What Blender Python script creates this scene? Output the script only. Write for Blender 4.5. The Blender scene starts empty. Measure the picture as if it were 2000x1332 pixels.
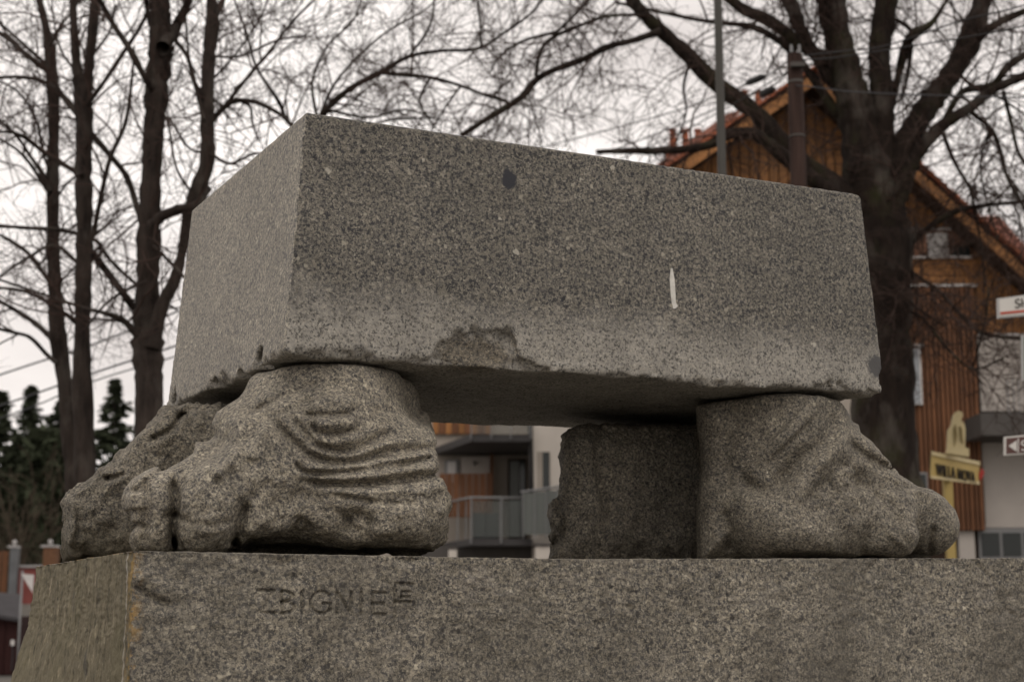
import bpy, bmesh, math, random
import numpy as np
from mathutils import Vector, Matrix
SC = bpy.context.scene
COL = SC.collection
R = math.radians
random.seed(4); RNG = np.random.default_rng(11)

# ------------------------------------------------------------------ camera
FPX = 3074.0; PITCH = R(10.0); CAM = np.array([0, 0, 1.6])
cd = bpy.data.cameras.new('camera'); cam = bpy.data.objects.new('camera', cd); COL.objects.link(cam)
cam.location = CAM; cam.rotation_euler = (R(100.0), 0, 0)
cd.sensor_width = 36; cd.lens = FPX / 2000 * 36; cd.clip_end = 3000; cd.clip_start = .05
cd.dof.use_dof = True; cd.dof.focus_distance = 5.15; cd.dof.aperture_fstop = 3.3; cd.dof.aperture_blades = 7
SC.camera = cam

# ------------------------------------------------------------------ world, sun, exposure
SUN_EL, SUN_AZ = R(50), R(178)          # azimuth from +Y towards +X
w = bpy.data.worlds.new('World'); SC.world = w; w.use_nodes = True
nt = w.node_tree; nt.nodes.clear(); NN = nt.nodes.new; LK = nt.links.new
out = NN('ShaderNodeOutputWorld'); mixs = NN('ShaderNodeMixShader')
sky = NN('ShaderNodeTexSky'); sky.sky_type = 'NISHITA'; sky.sun_disc = False
sky.sun_elevation = SUN_EL; sky.sun_rotation = SUN_AZ; sky.dust_density = 4
b1 = NN('ShaderNodeBackground'); b1.inputs[1].default_value = .1; LK(sky.outputs[0], b1.inputs[0])
tc = NN('ShaderNodeTexCoord'); mp = NN('ShaderNodeMapping'); mp.inputs['Scale'].default_value = (1.6, 1.6, 3.4)
LK(tc.outputs['Generated'], mp.inputs[0])
n1 = NN('ShaderNodeTexNoise'); n1.inputs['Scale'].default_value = 2.1; n1.inputs['Detail'].default_value = 5
n1.inputs['Roughness'].default_value = .5; LK(mp.outputs[0], n1.inputs[0])
cr = NN('ShaderNodeValToRGB'); cr.color_ramp.elements[0].position = .30; cr.color_ramp.elements[1].position = .66
cr.color_ramp.elements[0].color = (.74, .668, .630, 1); cr.color_ramp.elements[1].color = (1.34, 1.25, 1.185, 1)
LK(n1.outputs[0], cr.inputs[0])
b2 = NN('ShaderNodeBackground'); b2.inputs[1].default_value = .91; LK(cr.outputs[0], b2.inputs[0])
mixs.inputs[0].default_value = .93
LK(b1.outputs[0], mixs.inputs[1]); LK(b2.outputs[0], mixs.inputs[2]); LK(mixs.outputs[0], out.inputs[0])
sl = bpy.data.lights.new('sun', 'SUN'); sl.energy = .55; sl.angle = R(28); sl.color = (1, .95, .88)
sun = bpy.data.objects.new('sun', sl); COL.objects.link(sun)
sd = Vector((math.sin(SUN_AZ) * math.cos(SUN_EL), math.cos(SUN_AZ) * math.cos(SUN_EL), math.sin(SUN_EL)))
sun.rotation_euler = sd.to_track_quat('Z', 'Y').to_euler(); sun.location = (0, -10, 20)
vs = SC.view_settings; vs.view_transform = 'Standard'; vs.look = 'None'; vs.exposure = .12; vs.gamma = 1
vs.use_curve_mapping = False

# ------------------------------------------------------------------ photograph -> place
cp, sp = math.cos(PITCH), math.sin(PITCH)
def ray(x, y):
    u = (x - 1000) / FPX; v = (666 - y) / FPX
    return np.array([u, cp - v * sp, sp + v * cp])
def W(x, y, Y):                       # the point on that line of sight Y metres ahead
    r = ray(x, y); return CAM + r * (Y / r[1])
def project(P):                       # world points (..,3) -> photograph x, y
    d = P - CAM
    zc = d[..., 1] * cp + d[..., 2] * sp
    yc = -d[..., 1] * sp + d[..., 2] * cp
    return 1000 + FPX * d[..., 0] / zc, 666 - FPX * yc / zc
TH = R(26.5)                          # the monument's own axes: a along its long face, b into depth, z up
O = np.array([-1.1016, 4.6, 1.7945])
D1 = np.array([math.cos(TH), math.sin(TH), 0]); D2 = np.array([-math.sin(TH), math.cos(TH), 0])
def to_world(a, b, z):
    return np.stack([O[0] + a * D1[0] + b * D2[0], O[1] + a * D1[1] + b * D2[1], O[2] + z], -1)
def LB(x, y, b):                      # photograph point on the plane b = const -> (a, b, z)
    r = ray(x, y); t = (b - (CAM - O) @ D2) / (r @ D2); q = CAM + t * r - O
    return np.array([q @ D1, b, q[2]])

# ------------------------------------------------------------------ object helpers
def tag(o, label=None, cat=None, group=None, kind=None):
    if label: o['label'] = label
    if cat: o['category'] = cat
    if group: o['group'] = group
    if kind: o['kind'] = kind
    return o
def empty(name, loc, label, cat, group=None):
    o = bpy.data.objects.new(name, None); COL.objects.link(o); o.location = loc
    o.empty_display_size = .2
    return tag(o, label, cat, group)
def link(name, me, parent=None, loc=None, rotz=0):
    o = bpy.data.objects.new(name, me); COL.objects.link(o)
    if loc is not None: o.location = loc
    o.rotation_euler = (0, 0, rotz)
    if parent is not None:
        o.parent = parent
        pl = parent.location
        o.location = Vector(o.location) - (Vector(pl) if parent.parent is None else Vector(parent.location) + Vector(parent.parent.location))
    return o
def mesh_np(name, V, Fc, mat, smooth=True, k=None):
    me = bpy.data.meshes.new(name)
    V = np.asarray(V, np.float32); Fc = np.asarray(Fc, np.int32); k = Fc.shape[1]
    me.vertices.add(len(V)); me.vertices.foreach_set('co', V.ravel())
    me.loops.add(Fc.size); me.loops.foreach_set('vertex_index', Fc.ravel())
    me.polygons.add(len(Fc)); me.polygons.foreach_set('loop_start', np.arange(0, Fc.size, k, dtype=np.int32))
    me.polygons.foreach_set('use_smooth', np.full(len(Fc), smooth))
    me.update(calc_edges=True); me.validate()
    if mat: me.materials.append(mat)
    return me
class MB:                             # gathers boxes, prisms and tubes into one mesh
    def __init__(s): s.V = []; s.F = []
    def add(s, vs, fs):
        n = len(s.V); s.V += [tuple(v) for v in vs]; s.F += [tuple(i + n for i in f) for f in fs]; return s
    def box(s, p0, p1):
        x0, y0, z0 = [min(a, b) for a, b in zip(p0, p1)]; x1, y1, z1 = [max(a, b) for a, b in zip(p0, p1)]
        return s.add([(x0,y0,z0),(x1,y0,z0),(x1,y1,z0),(x0,y1,z0),(x0,y0,z1),(x1,y0,z1),(x1,y1,z1),(x0,y1,z1)],
              [(0,3,2,1),(4,5,6,7),(0,1,5,4),(1,2,6,5),(2,3,7,6),(3,0,4,7)])
    def prism(s, front, back):        # two matching loops of points
        n = len(front)
        return s.add(list(front) + list(back), [tuple(range(n)), tuple(range(2*n-1, n-1, -1))] +
                     [(i, n+i, n+(i+1) % n, (i+1) % n) for i in range(n)])
    def tube(s, pts, rad, sides=8, cap=True):
        pts = [Vector(p) for p in pts]; n = len(pts); rings = []
        if not hasattr(rad, '__len__'): rad = [rad] * n
        ref = Vector((.31, .2, .93)).normalized(); vs = []
        for i, p in enumerate(pts):
            t = (pts[min(i+1, n-1)] - pts[max(i-1, 0)]).normalized()
            if abs(t.dot(ref)) > .95: ref = Vector((.9, .3, .1)).normalized()
            u = t.cross(ref).normalized(); v = t.cross(u)
            for k in range(sides):
                a = 2 * math.pi * k / sides
                vs.append(p + (u * math.cos(a) + v * math.sin(a)) * rad[i])
        fs = [(i*sides+k, i*sides+(k+1) % sides, (i+1)*sides+(k+1) % sides, (i+1)*sides+k) for i in range(n-1) for k in range(sides)]
        if cap: fs += [tuple(range(sides-1, -1, -1)), tuple(range((n-1)*sides, n*sides))]
        return s.add(vs, fs)
    def build(s, name, mat, parent=None, smooth=False, bevel=0):
        me = bpy.data.meshes.new(name); me.from_pydata(s.V, [], s.F); me.materials.append(mat)
        bm = bmesh.new(); bm.from_mesh(me)
        bmesh.ops.recalc_face_normals(bm, faces=bm.faces)
        if bevel: bmesh.ops.bevel(bm, geom=bm.edges[:], offset=bevel, segments=1, affect='EDGES')
        bm.to_mesh(me); bm.free()
        if smooth: me.polygons.foreach_set('use_smooth', [True] * len(me.polygons))
        c = np.array(s.V).mean(0) if s.V else np.zeros(3)
        me.transform(Matrix.Translation(-Vector(c)))
        o = link(name, me, parent, Vector(c))
        return o
def flat(poly, Y):                    # photograph polygon on the upright plane Y metres ahead
    return [Vector(W(x, y, Y)) for x, y in poly]
def slab(poly, Y, th):                # that polygon with real thickness th, going back
    f = flat(poly, Y); return f, [v + Vector((0, th, 0)) for v in f]
def pbox(m, x0, y0, x1, y1, Y, th):
    a = W(x0, y0, Y); b = W(x1, y1, Y)
    m.box((a[0], Y, a[2]), (b[0], Y + th, b[2])); return m

# ------------------------------------------------------------------ material helpers
class G:
    def __init__(s, name, rough=.8, spec=.3):
        s.m = bpy.data.materials.new(name); s.m.use_nodes = True; s.t = s.m.node_tree
        s.p = s.t.nodes['Principled BSDF']; s.p.inputs['Roughness'].default_value = rough
        s.p.inputs['Specular IOR Level'].default_value = spec
        s.tc = s.t.nodes.new('ShaderNodeTexCoord').outputs['Object']
    def n(s, t, **k):
        x = s.t.nodes.new('ShaderNode' + t)
        for a, b in k.items():
            if a in x.inputs.keys(): s.set(x.inputs[a], b)
            else: setattr(x, a, b)
        return x
    def set(s, i, v):
        if isinstance(v, bpy.types.NodeSocket): s.t.links.new(v, i)
        else: i.default_value = v
    def math(s, op, a, b=0.0, c=0.0):
        x = s.t.nodes.new('ShaderNodeMath'); x.operation = op
        for i, v in enumerate((a, b, c)): s.set(x.inputs[i], v)
        return x.outputs[0]
    def mix(s, f, a, b, mode='MIX'):
        x = s.t.nodes.new('ShaderNodeMix'); x.data_type = 'RGBA'; x.blend_type = mode
        s.set(x.inputs[0], f); s.set(x.inputs[6], a); s.set(x.inputs[7], b); return x.outputs[2]
    def noise(s, scale, detail=3, rough=.5, vec=None, dist=0):
        x = s.n('TexNoise'); x.inputs['Scale'].default_value = scale; x.inputs['Detail'].default_value = detail
        x.inputs['Roughness'].default_value = rough; x.inputs['Distortion'].default_value = dist
        s.set(x.inputs[0], vec or s.tc); return x.outputs[0]
    def vor(s, scale, vec=None, feat='F1'):
        x = s.n('TexVoronoi'); x.feature = feat; x.inputs['Scale'].default_value = scale
        s.set(x.inputs[0], vec or s.tc); return x
    def ramp(s, f, stops, mode='LINEAR'):
        x = s.t.nodes.new('ShaderNodeValToRGB'); r = x.color_ramp; r.interpolation = mode
        while len(r.elements) < len(stops): r.elements.new(.5)
        for e, (p, c) in zip(r.elements, stops):
            e.position = p; e.color = (c, c, c, 1) if not hasattr(c, '__len__') else (*c, 1)
        s.set(x.inputs[0], f); return x.outputs[0]
    def map(s, scale=(1,1,1), loc=(0,0,0), rot=(0,0,0), vec=None):
        x = s.t.nodes.new('ShaderNodeMapping'); x.inputs['Scale'].default_value = scale; x.inputs['Location'].default_value = loc
        x.inputs['Rotation'].default_value = rot
        s.set(x.inputs[0], vec or s.tc); return x.outputs[0]
    def warp(s, scale, amt, vec=None):
        x = s.n('TexNoise'); x.inputs['Scale'].default_value = scale; x.inputs['Detail'].default_value = 2
        s.set(x.inputs[0], vec or s.tc)
        v = s.t.nodes.new('ShaderNodeVectorMath'); v.operation = 'SUBTRACT'; s.t.links.new(x.outputs['Color'], v.inputs[0]); v.inputs[1].default_value = (.5,.5,.5)
        v2 = s.t.nodes.new('ShaderNodeVectorMath'); v2.operation = 'SCALE'; s.t.links.new(v.outputs[0], v2.inputs[0]); v2.inputs[3].default_value = amt
        v3 = s.t.nodes.new('ShaderNodeVectorMath'); v3.operation = 'ADD'; s.t.links.new(v2.outputs[0], v3.inputs[0]); s.set(v3.inputs[1], vec or s.tc)
        return v3.outputs[0]
    def xyz(s, vec=None):
        x = s.t.nodes.new('ShaderNodeSeparateXYZ'); s.set(x.inputs[0], vec or s.tc); return x.outputs
    def spot(s, c, r, soft=.25, axes=(1,1,1)):   # 1 inside a small ellipsoid round c
        v = s.warp(60, .034)
        m = s.map(scale=tuple(1/q for q in r), loc=tuple(-p/q for p, q in zip(c, r)), vec=v)
        l = s.t.nodes.new('ShaderNodeVectorMath'); l.operation = 'LENGTH'; s.t.links.new(m, l.inputs[0])
        return s.ramp(l.outputs['Value'], [(1-soft, 1.0), (1.0, 0.0)])
    def col(s, c): s.set(s.p.inputs['Base Color'], c if isinstance(c, bpy.types.NodeSocket) else (*c, 1)); return s
    def bump(s, h, dist, strength=1.0):
        b = s.t.nodes.new('ShaderNodeBump'); b.inputs['Distance'].default_value = dist; b.inputs['Strength'].default_value = strength
        s.set(b.inputs['Height'], h)
        if s.p.inputs['Normal'].is_linked: s.t.links.new(s.p.inputs['Normal'].links[0].from_socket, b.inputs['Normal'])
        s.t.links.new(b.outputs[0], s.p.inputs['Normal']); return s

def simple(name, c, rough=.7, spec=.3, var=.25, scale=3.0, bump=0, metal=0):
    g = G(name, rough, spec); n = g.noise(scale, 4, .6)
    f = g.ramp(n, [(.25, 1 - var), (.75, 1 + var * .6)])
    g.col(g.mix(1.0, (*c, 1), f, 'MULTIPLY')); g.p.inputs['Metallic'].default_value = metal
    if bump: g.bump(g.noise(scale * 12, 3), bump)
    return g.m

def granite(name, dark=.045, grain=1.0, tone=(1, 1, 1), contrast=1.0, rough=.75, bump=.0022, mott=.22, clump=.8):
    g = G(name, rough, .25); g.grain = grain
    wv = g.warp(150 * grain, .007)
    c1 = g.vor(120 * grain, wv).outputs['Color']; c2 = g.vor(80 * grain, g.warp(60, .012)).outputs['Color']; c3 = g.vor(230 * grain, wv).outputs['Color']
    r1, r2, r3 = g.xyz(c1)[0], g.xyz(c2)[1], g.xyz(c3)[0]
    d = dark
    a = g.ramp(r1, [(0, (d, d, d*1.02)), (.17, (.12, .117, .115)), (.36, (.20, .188, .165)), (.62, (.265, .245, .205)), (.86, (.36, .33, .275)), (.97, (.52, .49, .43))], 'CONSTANT')
    b = g.ramp(r2, [(0, (.10, .098, .098)), (.25, (.19, .178, .155)), (.55, (.25, .23, .19)), (.85, (.31, .285, .24)), (.975, (.52, .49, .42))], 'CONSTANT')
    c = g.ramp(r3, [(0, (.04, .04, .042)), (.14, (.21, .20, .17)), (.6, (.27, .25, .21)), (.93, (.42, .39, .33))], 'CONSTANT')
    col = g.mix(.42, a, b); col = g.mix(.33, col, c)
    wn_ = g.warp(90, .01)
    nz1 = g.noise(78 * grain, 5, .8, wn_, .1); nz2 = g.noise(95 * grain, 4, .75, g.map(loc=(5, 3, 1)), .1)
    col = g.mix(g.math('MULTIPLY', g.ramp(nz1, [(.50, 0.0), (.545, 1.0)]), clump), col, (.034, .036, .044, 1))
    col = g.mix(g.math('MULTIPLY', g.ramp(nz2, [(.585, 0.0), (.635, 1.0)]), .75), col, (.44, .41, .34, 1))
    vb = g.vor(34 * grain, g.warp(70, .02)); rb = g.xyz(vb.outputs['Color'])
    near = g.ramp(vb.outputs['Distance'], [(.22, 1.0), (.34, 0.0)])
    col = g.mix(g.math('MULTIPLY', g.math('MULTIPLY', near, g.ramp(rb[0], [(.93, 0.0), (.94, 1.0)])), .8), col, (.42, .395, .33, 1))
    col = g.mix(g.math('MULTIPLY', g.math('MULTIPLY', near, g.ramp(rb[1], [(.90, 0.0), (.91, 1.0)])), .8), col, (.032, .032, .036, 1))
    m = g.ramp(g.noise(2.3, 5, .6), [(.28, 1 - mott), (.72, 1 + mott)])
    col = g.mix(1.0, col, m, 'MULTIPLY')
    m2 = g.ramp(g.noise(17, 4, .65), [(.3, 1 - mott * .9), (.7, 1 + mott * .8)])
    col = g.mix(1.0, col, m2, 'MULTIPLY')
    col = g.mix(1.0, col, (*tone, 1), 'MULTIPLY')
    g.color = col
    g.bump(g.math('ADD', g.noise(70 * grain, 4, .7), g.math('MULTIPLY', r1, .25)), bump)
    g.bump(g.noise(300 * grain, 2, .6), bump * .35)
    return g

# granite of the block: dark honed face, a pale dusty band along the foot of it
g = granite('block_granite', grain=1.12, mott=.14, bump=.0009, tone=(1.14, 1.12, 1.07), clump=.9)
z = g.xyz()[2]; xx = g.xyz()[0]
edge = g.math('ADD', z, g.math('MULTIPLY', g.math('SUBTRACT', g.noise(3.2, 5, .62), .5), .26))
edge = g.math('ADD', edge, g.math('MULTIPLY', g.math('SUBTRACT', g.noise(24, 3, .7), .5), .07))
# the band lies on the long front face only; the end face is lightened in colour, as if better lit
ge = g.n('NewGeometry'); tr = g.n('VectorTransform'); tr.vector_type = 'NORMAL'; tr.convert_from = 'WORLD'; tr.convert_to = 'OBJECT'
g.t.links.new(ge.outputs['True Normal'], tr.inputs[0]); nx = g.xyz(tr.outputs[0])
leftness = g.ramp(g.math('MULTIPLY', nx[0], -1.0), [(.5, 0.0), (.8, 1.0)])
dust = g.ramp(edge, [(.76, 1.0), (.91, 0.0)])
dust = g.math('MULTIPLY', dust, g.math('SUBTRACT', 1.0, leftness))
nzk = g.noise(75, 4, .7, g.warp(90, .01))
speck = g.ramp(g.xyz(g.vor(150, g.warp(150, .007)).outputs['Color'])[1], [(0, (.10, .097, .09)), (.13, (.36, .34, .30)), (.7, (.43, .405, .355)), (.93, (.22, .207, .18))], 'CONSTANT')
pale = g.mix(.35, speck, g.color); pale = g.mix(1.0, pale, g.ramp(g.noise(7, 5, .7), [(.3, .76), (.7, 1.14)]), 'MULTIPLY'); pale = g.mix(g.math('MULTIPLY', g.ramp(nzk, [(.56, 0.0), (.60, 1.0)]), .7), pale, (.07, .066, .062, 1))
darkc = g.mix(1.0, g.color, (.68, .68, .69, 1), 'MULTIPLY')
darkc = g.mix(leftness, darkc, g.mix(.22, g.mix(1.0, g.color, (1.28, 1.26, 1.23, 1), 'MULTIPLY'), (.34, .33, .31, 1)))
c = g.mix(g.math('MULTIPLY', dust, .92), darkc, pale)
c = g.mix(g.spot(LB(995, 350, .15), (.034, .05, .04)), c, (.035, .036, .042, 1))
c = g.mix(g.spot(LB(1716, 716, .125), (.06, .033, .05)), c, (.085, .083, .082, 1))
for q, rr in (((1008, 492), .012), ((978, 425), .01), ((1200, 325), .012), ((925, 268), .01), ((642, 332), .012), ((1585, 672), .012), ((830, 310), .009), ((1140, 350), .009)):
    c = g.mix(g.math('MULTIPLY', g.spot(LB(*q, .14), (rr, .05, rr * .9)), .7), c, (.47, .44, .37, 1))
scar = g.spot(LB(930, 690, .14), (.165, .3, .068), .35)
c = g.mix(g.math('MULTIPLY', scar, .75), c, g.mix(1.0, g.color, (.80, .74, .66, 1), 'MULTIPLY'))
g.bump(g.math('MULTIPLY', scar, g.noise(60, 4, .7)), .012)
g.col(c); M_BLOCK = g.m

def foot_granite(name, tone=(1, 1, 1), low_dark=.5):
    g = granite(name, grain=1.3, mott=.26, bump=.0065, tone=tone, dark=.05)
    z = g.xyz()[2]
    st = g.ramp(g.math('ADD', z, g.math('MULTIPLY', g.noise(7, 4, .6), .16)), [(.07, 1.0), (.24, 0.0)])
    c = g.mix(g.math('MULTIPLY', st, low_dark), g.color, (.085, .072, .045, 1))  # browner and darker towards the sole
    cav = g.n('NewGeometry').outputs['Pointiness']       # browner and darker in the hollows
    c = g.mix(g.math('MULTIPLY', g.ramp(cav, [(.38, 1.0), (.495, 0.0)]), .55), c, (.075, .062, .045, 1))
    g.bump(g.vor(55, g.warp(40, .02)).outputs['Distance'], .004); g.col(c); return g.m
M_FOOT = foot_granite('foot_granite', (1.50, 1.44, 1.32)); M_FOOT3 = foot_granite('foot_granite_shade_grime', (1.08, 1.03, .93), .9); M_FOOT2 = foot_granite('foot_granite_back', (1.30, 1.245, 1.14), .35)  # M_FOOT3: rear left foot, its occlusion shade and toe grime put into the colour

g = granite('plinth_granite', grain=1.08, mott=.3, bump=.004, tone=(1.10, 1.06, .98), clump=.8)
wv = g.warp(3, .35)
run = g.ramp(g.noise(2.2, 4, .6, g.map((1, 1, .35), vec=wv)), [(.5, 0.0), (.72, 1.0)])
c = g.mix(g.math('MULTIPLY', run, .65), g.color, (.085, .077, .064, 1)); c = g.mix(g.math('MULTIPLY', g.ramp(g.noise(1.1, 3, .5, g.map(loc=(4, 0, 2))), [(.48, 0.0), (.62, 1.0)]), .3), c, (.12, .11, .09, 1))
pl = g.ramp(g.noise(5, 5, .7), [(.55, 0.0), (.75, 1.0)])
c = g.mix(g.math('MULTIPLY', pl, .3), c, (.36, .33, .29, 1))
# ochre lichen along the corner
xa = g.xyz()[0]
li = g.math('MULTIPLY', g.ramp(g.math('ADD', xa, g.math('MULTIPLY', g.noise(14, 3), .09)), [(.045, 1.0), (.085, 0.0)]), g.ramp(g.noise(30, 4, .7), [(.47, 0.0), (.56, 1.0)]))
c = g.mix(g.math('MULTIPLY', li, .8), c, (.34, .21, .07, 1))
g.col(c); M_PLINTH = g.m
g = G('plinth_side_stone', .85, .2)
v = g.map((30, 15, 4)); n_ = g.noise(2.6, 7, .75, v)
c = g.ramp(n_, [(.33, (.040, .034, .026)), (.42, (.15, .132, .09)), (.6, (.215, .188, .128)), (.70, (.40, .33, .24))])
sp_ = g.ramp(g.xyz(g.vor(60, g.map((1, .5, .55))).outputs['Color'])[0], [(0, .55), (.1, .9), (.5, 1.05), (.93, 1.5)], 'CONSTANT')
c = g.mix(.55, c, g.mix(1.0, c, sp_, 'MULTIPLY'))
c = g.mix(g.math('MULTIPLY', g.ramp(g.noise(2.4, 4, .6), [(.52, 0.0), (.62, 1.0)]), .35), c, (.16, .145, .085, 1))
yb = g.xyz()[1]
ln = g.math('ABSOLUTE', g.math('SUBTRACT', g.math('ADD', yb, g.math('MULTIPLY', g.noise(5, 2), .012)), .085))
c = g.mix(g.math('MULTIPLY', g.ramp(ln, [(.003, 1.0), (.010, 0.0)]), .6), c, (.55, .52, .47, 1))
li = g.math('MULTIPLY', g.ramp(yb, [(.02, 1.0), (.09, 0.0)]), g.ramp(g.noise(30, 4, .7), [(.45, 0.0), (.55, 1.0)]))
c = g.mix(g.math('MULTIPLY', li, .8), c, (.36, .24, .09, 1))
dk = g.ramp(g.noise(3.0, 4, .65, g.map((1, 2.2, .8), loc=(3, 1, 2))), [(.60, 0.0), (.68, 1.0)])
c = g.mix(g.math('MULTIPLY', dk, .55), c, (.07, .07, .07, 1))
g.col(c); g.bump(n_, .012); g.bump(g.noise(80, 4), .003); M_SIDE = g.m

def bark(name, c0, c1, moss=0):
    g = G(name, .9, .15)
    n = g.noise(1.0, 6, .65, g.map((14, 14, 3.2)))
    c = g.ramp(n, [(.3, c0), (.7, c1)])
    big = g.noise(1.7, 4, .6)
    if moss: c = g.mix(g.math('MULTIPLY', g.ramp(big, [(.5, 0.0), (.7, 1.0)]), moss), c, (.05, .055, .018, 1))
    c = g.mix(g.math('MULTIPLY', g.ramp(g.noise(2.6, 4, .6, g.map((1, 1, .5), loc=(9, 2, 4))), [(.52, 0.0), (.66, 1.0)]), .5), c, (.12, .105, .09, 1))
    g.col(c); g.bump(n, .05); return g.m
M_BARK = bark('smooth_bark', (.016, .012, .0105), (.058, .045, .037)); M_BARK2 = bark('mossy_bark', (.010, .007, .006), (.030, .021, .016), .4)
M_TWIG = simple('twig_bark', (.060, .040, .033), .9, .1)
M_SPRUCE = simple('spruce_needles', (.042, .050, .030), .9, .1, .5, 1.5)
M_SHRUBT = simple('shrub_twigs', (.085, .068, .05), .9, .1)

# ------------------------------------------------------------------ numpy sculpting: fields and surface nets
LAT = RNG.random((32, 32, 32)).astype(np.float32) * 2 - 1
def vnoise(P, freq, seed=0):
    q = P * freq + seed * 7.31; i = np.floor(q).astype(np.int64); f = (q - i).astype(np.float32); f = f * f * (3 - 2 * f)
    i0 = i & 31; i1 = (i + 1) & 31; r = 0
    for dx in (0, 1):
        for dy in (0, 1):
            for dz in (0, 1):
                wgt = (f[..., 0] if dx else 1 - f[..., 0]) * (f[..., 1] if dy else 1 - f[..., 1]) * (f[..., 2] if dz else 1 - f[..., 2])
                r = r + wgt * LAT[(i1 if dx else i0)[..., 0], (i1 if dy else i0)[..., 1], (i1 if dz else i0)[..., 2]]
    return r
def fbm(P, freq, octv=3, seed=0, gain=.5):
    r = 0; a = 1
    for k in range(octv): r = r + a * vnoise(P, freq * 2.03 ** k, seed + k); a *= gain
    return r
def surface_nets(D, org, h):
    ins = D < 0; nx, ny, nz = D.shape
    acc = np.zeros((nx-1, ny-1, nz-1, 3), np.float32); cnt = np.zeros((nx-1, ny-1, nz-1), np.int8)
    cs = [(i, j, k) for i in (0, 1) for j in (0, 1) for k in (0, 1)]
    sl = lambda A, c: A[c[0]:nx-1+c[0], c[1]:ny-1+c[1], c[2]:nz-1+c[2]]
    for c0 in cs:
        for ax in range(3):
            if c0[ax]: continue
            c1 = list(c0); c1[ax] = 1
            x = sl(ins, c0) != sl(ins, c1); idx = np.nonzero(x)
            d0 = sl(D, c0)[idx]; d1 = sl(D, c1)[idx]; t = d0 / (d0 - d1)
            p = np.tile(np.array(c0, np.float32), (len(t), 1)); p[:, ax] += t
            acc[idx] += p; cnt[idx] += 1
    cell = cnt > 0; ids = np.full(cnt.shape, -1, np.int64); ids[cell] = np.arange(cell.sum())
    ci = np.argwhere(cell).astype(np.float32)
    V = (ci + acc[cell] / cnt[cell][:, None]) * h + org
    Fs = []
    for ax in range(3):
        a = [slice(None)] * 3; b = [slice(None)] * 3; a[ax] = slice(0, -1); b[ax] = slice(1, None)
        s0 = ins[tuple(a)]; s1 = ins[tuple(b)]; x = s0 != s1
        o1, o2 = [(1, 2), (2, 0), (0, 1)][ax]
        idx = np.argwhere(x); ok = (idx[:, o1] > 0) & (idx[:, o2] > 0) & (idx[:, o1] < D.shape[o1]-1) & (idx[:, o2] < D.shape[o2]-1)
        idx = idx[ok]; sg = s0[tuple(idx.T)]
        def cid(u, v):
            q = idx.copy(); q[:, o1] -= u; q[:, o2] -= v; return ids[tuple(q.T)]
        q = np.stack([cid(1, 1), cid(0, 1), cid(0, 0), cid(1, 0)], 1)
        q[~sg] = q[~sg][:, ::-1]; Fs.append(q)
    return V, np.concatenate(Fs)
def smax(a, b, k): h = np.maximum(k - np.abs(a - b), 0) / k; return np.maximum(a, b) + h * h * k * .25
def smin(a, b, k): return -smax(-a, -b, k)
def seg_d(X, Y, p, q):
    vx, vy = q[0] - p[0], q[1] - p[1]; t = np.clip(((X - p[0]) * vx + (Y - p[1]) * vy) / (vx * vx + vy * vy + 1e-9), 0, 1)
    return np.hypot(X - p[0] - t * vx, Y - p[1] - t * vy), t
def cat(pts, n=6):                   # Catmull-Rom through points of any width
    P = np.array(pts, float); Q = np.vstack([2*P[0]-P[1], P, 2*P[-1]-P[-2]]); o = []
    for i in range(1, len(Q) - 2):
        for t in np.linspace(0, 1, n, endpoint=False):
            a, b, c, d = Q[i-1:i+3]
            o.append(.5 * (2*b + (c-a)*t + (2*a-5*b+4*c-d)*t*t + (3*b-a-3*c+d)*t**3))
    o.append(P[-1]); return np.array(o)
class Chart:                          # outline distance and carved relief, drawn on the photograph's grid
    def __init__(s, x0, y0, x1, y1, st=2):
        s.x0, s.y0, s.st = x0, y0, st
        s.X, s.Y = np.meshgrid(np.arange(x0, x1 + st, st, dtype=float), np.arange(y0, y1 + st, st, dtype=float), indexing='ij')
        s.rel = np.zeros_like(s.X)
    def poly(s, pts):                 # signed distance, positive outside, in photograph units
        d = np.full(s.X.shape, 1e9); inside = np.zeros(s.X.shape, bool)
        for p, q in zip(pts, pts[1:] + pts[:1]):
            d = np.minimum(d, seg_d(s.X, s.Y, p, q)[0])
            if p[1] != q[1]:
                c = (s.Y < p[1]) != (s.Y < q[1]); xi = p[0] + (s.Y - p[1]) * (q[0] - p[0]) / (q[1] - p[1]); inside ^= c & (s.X < xi)
        return np.where(inside, -d, d)
    def stroke(s, pts, wd, depth, sharp=False, smooth=True):   # depth > 0 cuts in, < 0 stands proud; wd in photograph units
        P = cat(pts, 5) if smooth and len(pts) > 2 else np.array(pts, float)
        best = np.full(s.X.shape, 1e9); L = len(P) - 1; tt = np.zeros(s.X.shape)
        for i in range(L):
            d, t = seg_d(s.X, s.Y, P[i], P[i+1]); m = d < best; best[m] = d[m]; tt[m] = ((i + t) / L)[m]
        if sharp: prof = np.clip(1.4 - best / wd * 1.4, 0, 1)
        else: prof = np.exp(-(best / wd) ** 2) * np.clip(np.minimum(tt, 1 - tt) * 7 + .25, 0, 1)
        s.rel += depth * prof
    def look(s, A, X, Y):
        u = np.clip((X - s.x0) / s.st, 0, A.shape[0] - 1.001); v = np.clip((Y - s.y0) / s.st, 0, A.shape[1] - 1.001)
        i = u.astype(int); j = v.astype(int); f = u - i; k = v - j
        return (A[i, j] * (1-f) + A[i+1, j] * f) * (1-k) + (A[i, j+1] * (1-f) + A[i+1, j+1] * f) * k

def capsule(P, p, q, r0, r1):
    v = q - p; t = np.clip(((P - p) @ v) / (v @ v), 0, 1)
    return np.linalg.norm(P - p - t[..., None] * v, axis=-1) - (r0 + (r1 - r0) * t)

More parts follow.
